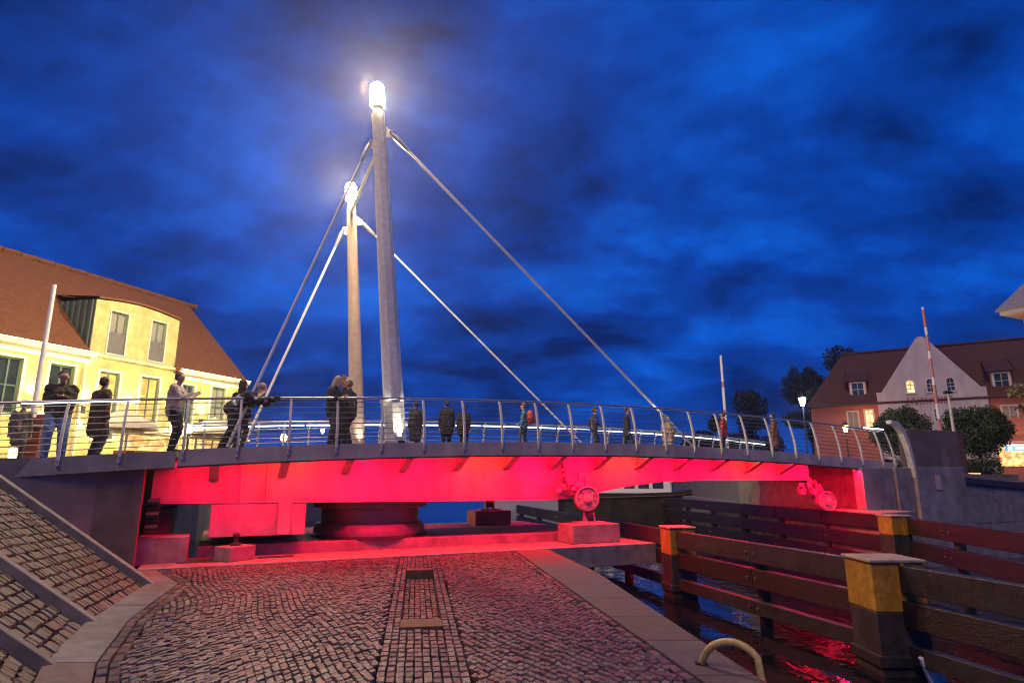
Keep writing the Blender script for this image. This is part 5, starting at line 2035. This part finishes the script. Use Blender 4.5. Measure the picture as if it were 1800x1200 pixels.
def person(label, loc, face, h=1.75, lean=0.0, head=(0.0, 0.0), hands=((-0.25, 0.05, 0.80), (0.25, 0.05, 0.80)), feet=((-0.10, 0.0), (0.10, 0.0)),
           jacket=(0.03, 0.03, 0.035), trousers=(0.03, 0.035, 0.05), shoes=(0.03, 0.03, 0.03), hair=(0.05, 0.03, 0.02), hat=None, hood=False, coat=0.0,
           bulk=1.0, group=None, elbow=(0.5, -0.6, -0.6), long_hair=False, pattern=None, side=0.0):
    """face: heading in the plan (radians, 0 = +Y); lean: torso forward; hands/feet in body frame x right, y forward"""
    t = thing('person', label, 'person', loc, group)
    k = h / 1.75
    q = Matrix.Rotation(face, 3, 'Z')
    def T(p):
        return q @ (Vector(p) * k)
    def cap(*a):
        out = []
        for p0, r0, p1, r1 in a:
            out.append((T(p0), r0 * k, T(p1), r1 * k))
        return out
    hip = Vector((0, -0.30 * math.sin(lean), 0.93 - 0.05 * (1 - math.cos(lean))))
    tl = Matrix.Rotation(-lean, 3, 'X') @ Matrix.Rotation(side, 3, 'Y')
    def S(p):
        return hip + tl @ Vector(p)
    chest, shl, neck = S((0, 0.0, 0.32)), S((0, 0, 0.48)), S((0, 0.015, 0.56))
    hd = Matrix.Rotation(-lean - head[0], 3, 'X') @ Matrix.Rotation(side, 3, 'Y')
    hz = Matrix.Rotation(head[1], 3, 'Z')
    def Hd(p):
        return neck + hd @ (hz @ Vector(p))
    # legs
    legs = []
    for i, (fx, fy) in enumerate(feet):
        sx = -1 if i == 0 else 1
        hj = hip + Vector((0.095 * sx, 0, -0.02))
        kn, an = ik(hj, (fx, fy, 0.085), 0.43, 0.43, (0.05 * sx, 1, 0.1))
        legs.append((hj, kn, an))
    arms = []
    for i, hp in enumerate(hands):
        sx = -1 if i == 0 else 1
        sj = S((0.185 * sx, 0, 0.455))
        el, wr = ik(sj, hp, 0.29, 0.26, (elbow[0] * sx, elbow[1], elbow[2]))
        arms.append((sj, el, wr))
    bk = bulk
    body = cap((S((0, 0, 0)), 0.12, chest, 0.12), (neck - hd @ Vector((0, 0, 0.06)), 0.058, Hd((0, 0.015, 0.06)), 0.055),
               (Hd((0, 0.0, 0.175)), 0.088, Hd((0, 0.018, 0.165)), 0.088), (Hd((0, 0.035, 0.085)), 0.058, Hd((0, 0.045, 0.075)), 0.05),
               (Hd((0, 0.09, 0.15)), 0.012, Hd((0, 0.108, 0.125)), 0.016),
               (Hd((-0.085, 0.0, 0.15)), 0.018, Hd((-0.088, 0.0, 0.12)), 0.014), (Hd((0.085, 0.0, 0.15)), 0.018, Hd((0.088, 0.0, 0.12)), 0.014),
               (Hd((-0.045, 0.07, 0.165)), 0.016, Hd((0.045, 0.07, 0.165)), 0.016))
    for hj, kn, an in legs:
        body += cap((hj, 0.07, kn, 0.05), (kn, 0.05, an, 0.038))
    for sj, el, wr in arms:
        body += cap((sj, 0.05, el, 0.038), (el, 0.038, wr, 0.028))
        d = (wr - el).normalized()
        body += cap((wr, 0.03, wr + d * 0.07, 0.036))
    me = remesh(body, 0.015 * k)
    bo = finish('body', me, [M['skin'], M['eye'], M['lip']], t, smooth='all')
    # fingers, eyes and mouth join the body mesh
    bm = bmesh.new()
    bm.from_mesh(bo.data)
    def add(b, mi):
        vs = [bm.verts.new(p) for p in b.v]
        for f in b.f:
            try:
                fc = bm.faces.new([vs[i] for i in f])
                fc.material_index = mi
                fc.smooth = True
            except ValueError:
                pass
    for i, (sj, el, wr) in enumerate(arms):
        d = (wr - el).normalized()
        sx = -1 if i == 0 else 1
        side_v = d.cross(Vector((0, 0, 1)))
        side_v = side_v.normalized() if side_v.length > 0.1 else Vector((1, 0, 0))
        curl = side_v.cross(d).normalized() * -1
        fl = []
        for j, ln in enumerate((0.070, 0.082, 0.078, 0.060)):
            b0 = wr + d * 0.075 + side_v * (j - 1.5) * 0.019
            b1 = b0 + d * ln * 0.55 + curl * ln * 0.18
            b2 = b1 + d * ln * 0.30 + curl * ln * 0.40
            fl += cap((b0, 0.010, b1, 0.009), (b1, 0.009, b2, 0.008))
        th0 = wr + d * 0.02 - side_v * sx * 0.03
        th1 = th0 + d * 0.045 - side_v * sx * 0.025
        fl += cap((th0, 0.012, th1, 0.010), (th1, 0.010, th1 + d * 0.03 + curl * 0.01, 0.009))
        add(capsules(fl, 6), 0)
    for sx in (-1, 1):
        b = MB()
        b.ball(T(Hd((0.033 * sx, 0.083, 0.150))), 0.011 * k, 6)
        add(b, 1)
    add(capsules(cap((Hd((-0.022, 0.088, 0.082)), 0.006, Hd((0.022, 0.088, 0.082)), 0.006)), 6), 2)
    bmesh.ops.recalc_face_normals(bm, faces=bm.faces)
    bm.to_mesh(bo.data)
    bm.free()
    # jacket
    hem = -0.06 - coat
    jk = cap((S((-0.075, 0, 0.0)), 0.125 * bk, S((-0.08, 0, 0.36)), 0.125 * bk), (S((0.075, 0, 0.0)), 0.125 * bk, S((0.08, 0, 0.36)), 0.125 * bk),
             (S((0, 0.02, 0.0)), 0.13 * bk, S((0, 0.015, 0.33)), 0.13 * bk), (S((-0.15, 0, 0.44)), 0.075 * bk, S((0.15, 0, 0.44)), 0.075 * bk),
             (S((0, 0.0, 0.46)), 0.085, S((0, 0.015, 0.535)), 0.072))
    base = hip + Vector((0, 0, hem)) if lean < 0.4 else S((0, -0.02, hem))
    for sx in (-1, 1):
        jk += cap((S((0.075 * sx, 0, 0.02)), 0.125 * bk, base + Vector((0.075 * sx, 0, 0)), (0.118 + 0.05 * min(coat, .5)) * bk))
    for sj, el, wr in arms:
        jk += cap((sj, 0.078 * bk, el, 0.058 * bk), (el, 0.058 * bk, wr - (wr - el).normalized() * 0.01, 0.046 * bk))
    if hood:
        jk += cap((Hd((0, -0.03, 0.10)), 0.115, Hd((0, -0.025, 0.19)), 0.118))
    me = remesh(jk, 0.018 * k)
    jm = cloth_mat(jacket, 'jacket_cloth') if not pattern else pattern
    finish('jacket', wrinkle(me, 0.020, len(label)), jm, t, smooth='all')
    tr = []
    tr += cap((hip + Vector((-0.06, 0, 0)), 0.125 * bk, hip + Vector((0.06, 0, 0)), 0.125 * bk))
    for hj, kn, an in legs:
        tr += cap((hj, 0.098 * bk, kn, 0.070 * bk), (kn, 0.070 * bk, an + Vector((0, 0, -0.02)), 0.058 * bk))
    finish('trousers', wrinkle(remesh(tr, 0.018 * k), 0.014, len(label) + 7), cloth_mat(trousers, 'trouser_cloth'), t, smooth='all')
    for i, (hj, kn, an) in enumerate(legs):
        sx = -1 if i == 0 else 1
        sh = cap((an + Vector((0, -0.04, -0.045)), 0.042, an + Vector((0.02 * sx, 0.14, -0.055)), 0.034), (an, 0.046, an + Vector((0, -0.02, -0.04)), 0.044))
        finish('shoe', remesh(sh, 0.014 * k, 1), cloth_mat(shoes, 'shoe_leather'), t, smooth='all')
    if hat:
        hm = cap((Hd((0, -0.012, 0.195)), 0.102, Hd((0, -0.02, 0.235)), 0.088), (Hd((0, -0.02, 0.33)), 0.038, Hd((0, -0.02, 0.335)), 0.038))
        finish('hat', remesh(hm, 0.016 * k), cloth_mat(hat, 'knit'), t, smooth='all')
    if not hood:
        hr_ = cap((Hd((0, -0.022, 0.195)), 0.094, Hd((0, -0.035, 0.16)), 0.088), (Hd((-0.05, -0.01, 0.20)), 0.055, Hd((0.05, -0.01, 0.20)), 0.055))
        if long_hair:
            hr_ += cap((Hd((0, -0.05, 0.15)), 0.085, Hd((0, -0.075, -0.02)), 0.065), (Hd((-0.07, -0.02, 0.14)), 0.035, Hd((-0.075, -0.01, 0.0)), 0.03), (Hd((0.07, -0.02, 0.14)), 0.035, Hd((0.075, -0.01, 0.0)), 0.03))
        finish('hair', remesh(hr_, 0.016 * k), cloth_mat(hair, 'hair'), t, smooth='all')
    return t, (lambda p: Vector(loc) + T(p)), arms

def at_bridge(s, o):
    p = W(s, o)
    return (p.x, p.y, zt(s) - 0.045)
BR = math.atan2(BE.y, BE.x)        # bridge heading from +X
TOCAM = lambda s, o: math.atan2(W(s, o).x, -W(s, o).y) + 0   # rotate +Y towards the camera
def face_to(dx, dy):
    return math.atan2(-dx, dy)
def approach(s, o):
    p = W(s, o)
    return (p.x, p.y, zt(s) - 0.02)

# man in jeans looking at his phone
p = approach(-3.42, 0.62)
pt, T_, ar = person('person in dark jacket and blue jeans facing us, phone held at the chest', p, face_to(-p[0], -p[1]), 1.78, lean=0.05, head=(0.28, 0),
       hands=((-0.05, 0.27, 1.20), (0.07, 0.27, 1.20)), jacket=(0.045, 0.037, 0.022), trousers=(0.10, 0.17, 0.36), shoes=(0.03, 0.06, 0.40), hair=(0.06, 0.045, 0.03), bulk=1.38, feet=((-0.14, 0), (0.14, 0.06)))
b = MB()
c = T_((0.01, 0.36, 1.24))
b.box(c, (0.075, 0.012, 0.15), (Vector((1, 0, 0)), Vector((0, 0.8, 0.6)), Vector((0, -0.6, 0.8))))
tag(b.build('smartphone', M['eye'], bevel=0.003), 'dark phone held at the chest by the man in jeans', 'phone')
p = approach(-2.78, 1.05)
person('person in a dark brown coat seen from behind next to the man in jeans', p, face_to(0.45, 0.8), 1.70, head=(0.05, 0.3), jacket=(0.060, 0.035, 0.026), trousers=(0.03, 0.035, 0.06), hair=(0.06, 0.04, 0.028), coat=0.30, bulk=1.3)
p = approach(-1.32, 0.5)
pt, T_, ar = person('person in a light beige jacket and dark trousers holding up a phone facing right', p, face_to(0.95, 0.1), 1.72, lean=0.03, head=(0.08, 0),
       hands=((-0.06, 0.40, 1.28), (0.08, 0.40, 1.26)), jacket=(0.42, 0.34, 0.29), trousers=(0.035, 0.03, 0.03), hair=(0.12, 0.075, 0.04), bulk=1.22, feet=((-0.09, -0.02), (0.1, 0.05)))
b = MB()
c = T_((0.01, 0.50, 1.33))
b.box(c, (0.012, 0.075, 0.15), AX)
tag(b.build('smartphone', M['eye'], bevel=0.003), 'dark phone held up by the person in the beige jacket', 'phone')
# man bent over the handrail with a camera, black jacket with white print
pm = mat('printed_jacket', (0.02, 0.02, 0.025), 0.8, var=0.3, nscale=5)
nt = pm.node_tree
tc = nt.nodes.new('ShaderNodeTexCoord')
vz = nt.nodes.new('ShaderNodeTexVoronoi')
vz.inputs['Scale'].default_value = 5.5
nt.links.new(tc.outputs['Object'], vz.inputs['Vector'])
rp = nt.nodes.new('ShaderNodeValToRGB')
rp.color_ramp.interpolation = 'CONSTANT'
rp.color_ramp.elements[0].color = (0.45, 0.47, 0.52, 1)
rp.color_ramp.elements[1].position = 0.24
rp.color_ramp.elements[1].color = (0.020, 0.020, 0.026, 1)
nt.links.new(vz.outputs['Distance'], rp.inputs[0])
nt.links.new(rp.outputs[0], nt.nodes['Principled BSDF'].inputs['Base Color'])
p = at_bridge(0.12, 0.42)
pt, T_, ar = person('person in a printed black jacket bent over the handrail aiming a camera', p, face_to(0.86, -0.10), 1.80, lean=0.98, head=(-0.35, 0.25),
       hands=((-0.02, 0.60, 1.08), (0.20, 0.62, 1.08)), feet=((-0.18, -0.50), (0.14, -0.42)), trousers=(0.045, 0.042, 0.05), hair=(0.30, 0.25, 0.22), bulk=1.4, pattern=pm, elbow=(0.4, -0.2, -0.9))
b = MB()
c = T_((0.10, 0.74, 1.10))
b.box(c, (0.14, 0.09, 0.10), AX)
b.lathe([(0.04, 0), (0.045, 0.09)], c - BN * 0.04, 12, Matrix.Rotation(R(90), 3, 'X'))
tag(b.build('camera_body', M['dark_steel'], bevel=0.008), 'black camera held over the handrail by the bent person', 'camera')
p = at_bridge(0.02, 1.5)
person('person in black standing behind the bent photographer', p, face_to(0.3, 0.9), 1.72, jacket=(0.02, 0.02, 0.025), hair=(0.04, 0.022, 0.02), long_hair=True)
# couple hugging by the near rail
p = at_bridge(2.06, 0.55)
person('person with pale blond hair and black coat hugging at the handrail', p, face_to(0.75, -0.35), 1.70, lean=0.06, head=(0.30, 0.25), hands=((0.06, 0.40, 1.22), (0.28, 0.34, 1.15)),
       jacket=(0.028, 0.026, 0.028), trousers=(0.075, 0.07, 0.065), hair=(0.55, 0.45, 0.30), long_hair=True, coat=0.05, bulk=1.1)
p = at_bridge(2.48, 0.72)
person('person in a cream knit hat hugged by the blond one at the handrail', p, face_to(-0.8, 0.1), 1.64, lean=0.05, head=(0.25, -0.3), hands=((-0.20, 0.36, 1.18), (0.20, 0.34, 1.10)),
       jacket=(0.03, 0.03, 0.033), trousers=(0.05, 0.05, 0.055), hair=(0.20, 0.11, 0.06), hat=(0.62, 0.52, 0.40), coat=0.05, bulk=1.08)
p = at_bridge(2.42, 1.25)
person('person with brown bobble hat just behind the hugging couple', p, face_to(-0.5, -0.7), 1.76, head=(0.2, 0), jacket=(0.05, 0.045, 0.045), hair=(0.18, 0.09, 0.05), hat=(0.28, 0.14, 0.09))
# group on the far side
p = at_bridge(6.15, 4.2)
person('person in black leaning at the far rail left in the dark pair', p, face_to(-0.2, 1), 1.56, jacket=(0.015, 0.015, 0.018), lean=0.12, coat=0.25, bulk=1.2)
p = at_bridge(6.75, 4.3)
person('person in black leaning at the far rail right in the dark pair', p, face_to(0.3, 1), 1.45, jacket=(0.018, 0.015, 0.018), lean=0.1, coat=0.2, bulk=1.1)
p = at_bridge(5.15, 4.3)
person('person in a long grey black coat beside the main mast on the far side', p, face_to(-0.6, 0.8), 1.52, jacket=(0.04, 0.04, 0.04), coat=0.4, bulk=1.15)
p = at_bridge(8.9, 4.2)
pt, T_, ar = person('person in a teal blue jacket carrying a red backpack', p, face_to(-0.9, 0.1), 1.58, head=(0.1, 0), jacket=(0.06, 0.16, 0.24), trousers=(0.05, 0.06, 0.09), hair=(0.16, 0.08, 0.05), hands=((-0.2, 0.12, 0.85), (0.2, 0.2, 1.0)), feet=((-0.1, 0.16), (0.1, -0.16)))
b = MB()
c = T_((0, -0.22, 1.22))
b.ball(c, 0.22, 10, (0.62, 0.85, 1.15))
b.ball(c + BE * 0.10 - Z * 0.1, 0.13, 8, (0.6, 0.9, 0.8))
o = b.build('backpack', cloth_mat((0.42, 0.06, 0.05), 'backpack_cloth'), smooth='all')
tag(o, 'red backpack on the back of the person in teal blue', 'backpack')
p = at_bridge(11.6, 4.1)
person('person in a dark navy jacket walking left with hand at the hip', p, face_to(0.9, 0.15), 1.56, head=(0.15, 0), jacket=(0.03, 0.035, 0.07), trousers=(0.03, 0.03, 0.04), hands=((-0.28, 0.0, 0.95), (0.22, 0.22, 1.02)), feet=((-0.1, 0.12), (0.1, -0.14)), hair=(0.10, 0.05, 0.03))
p = at_bridge(13.05, 4.2)
person('person in a long black coat walking to the right along the bridge', p, face_to(0.95, -0.1), 1.64, head=(0.15, 0), jacket=(0.02, 0.025, 0.04), trousers=(0.03, 0.03, 0.04), feet=((-0.1, -0.22), (0.1, 0.22)), coat=0.2, hair=(0.05, 0.03, 0.03))
p = at_bridge(14.9, 4.2)
person('person in a beige hooded coat walking away on the bridge', p, face_to(0.3, 1), 1.46, jacket=(0.36, 0.27, 0.19), trousers=(0.05, 0.045, 0.05), hood=True, coat=0.35, bulk=1.12)
# right end of the bridge
for s, o, lab, jc, tc_, kw in ((16.9, 3.4, 'person in a red jacket near the right end of the bridge', (0.35, 0.05, 0.04), (0.04, 0.04, 0.05), {}),
                          (18.6, 2.6, 'person in a brown coat near the right lantern', (0.22, 0.10, 0.06), (0.03, 0.03, 0.04), dict(coat=0.3)),
                          (20.2, 4.0, 'person in dark clothes before the white frame at the right landing', (0.03, 0.03, 0.035), (0.03, 0.03, 0.035), dict(coat=0.2))):
    pp = at_bridge(s, o)
    person(lab, pp, face_to(-0.7, 0.4), 1.72, jacket=jc, trousers=tc_, **kw)
p = approach(-4.25, 1.6)
person('person in a grey coat at the left end of the approach', p, face_to(-0.4, 0.8), 1.30, jacket=(0.12, 0.11, 0.11), trousers=(0.06, 0.05, 0.05), coat=0.25, hair=(0.22, 0.17, 0.13))
p = approach(-4.75, 0.9)
person('child in a red jacket at the left edge', p, face_to(0.4, -0.8), 1.18, jacket=(0.30, 0.03, 0.03), trousers=(0.02, 0.02, 0.03), hair=(0.08, 0.05, 0.03))
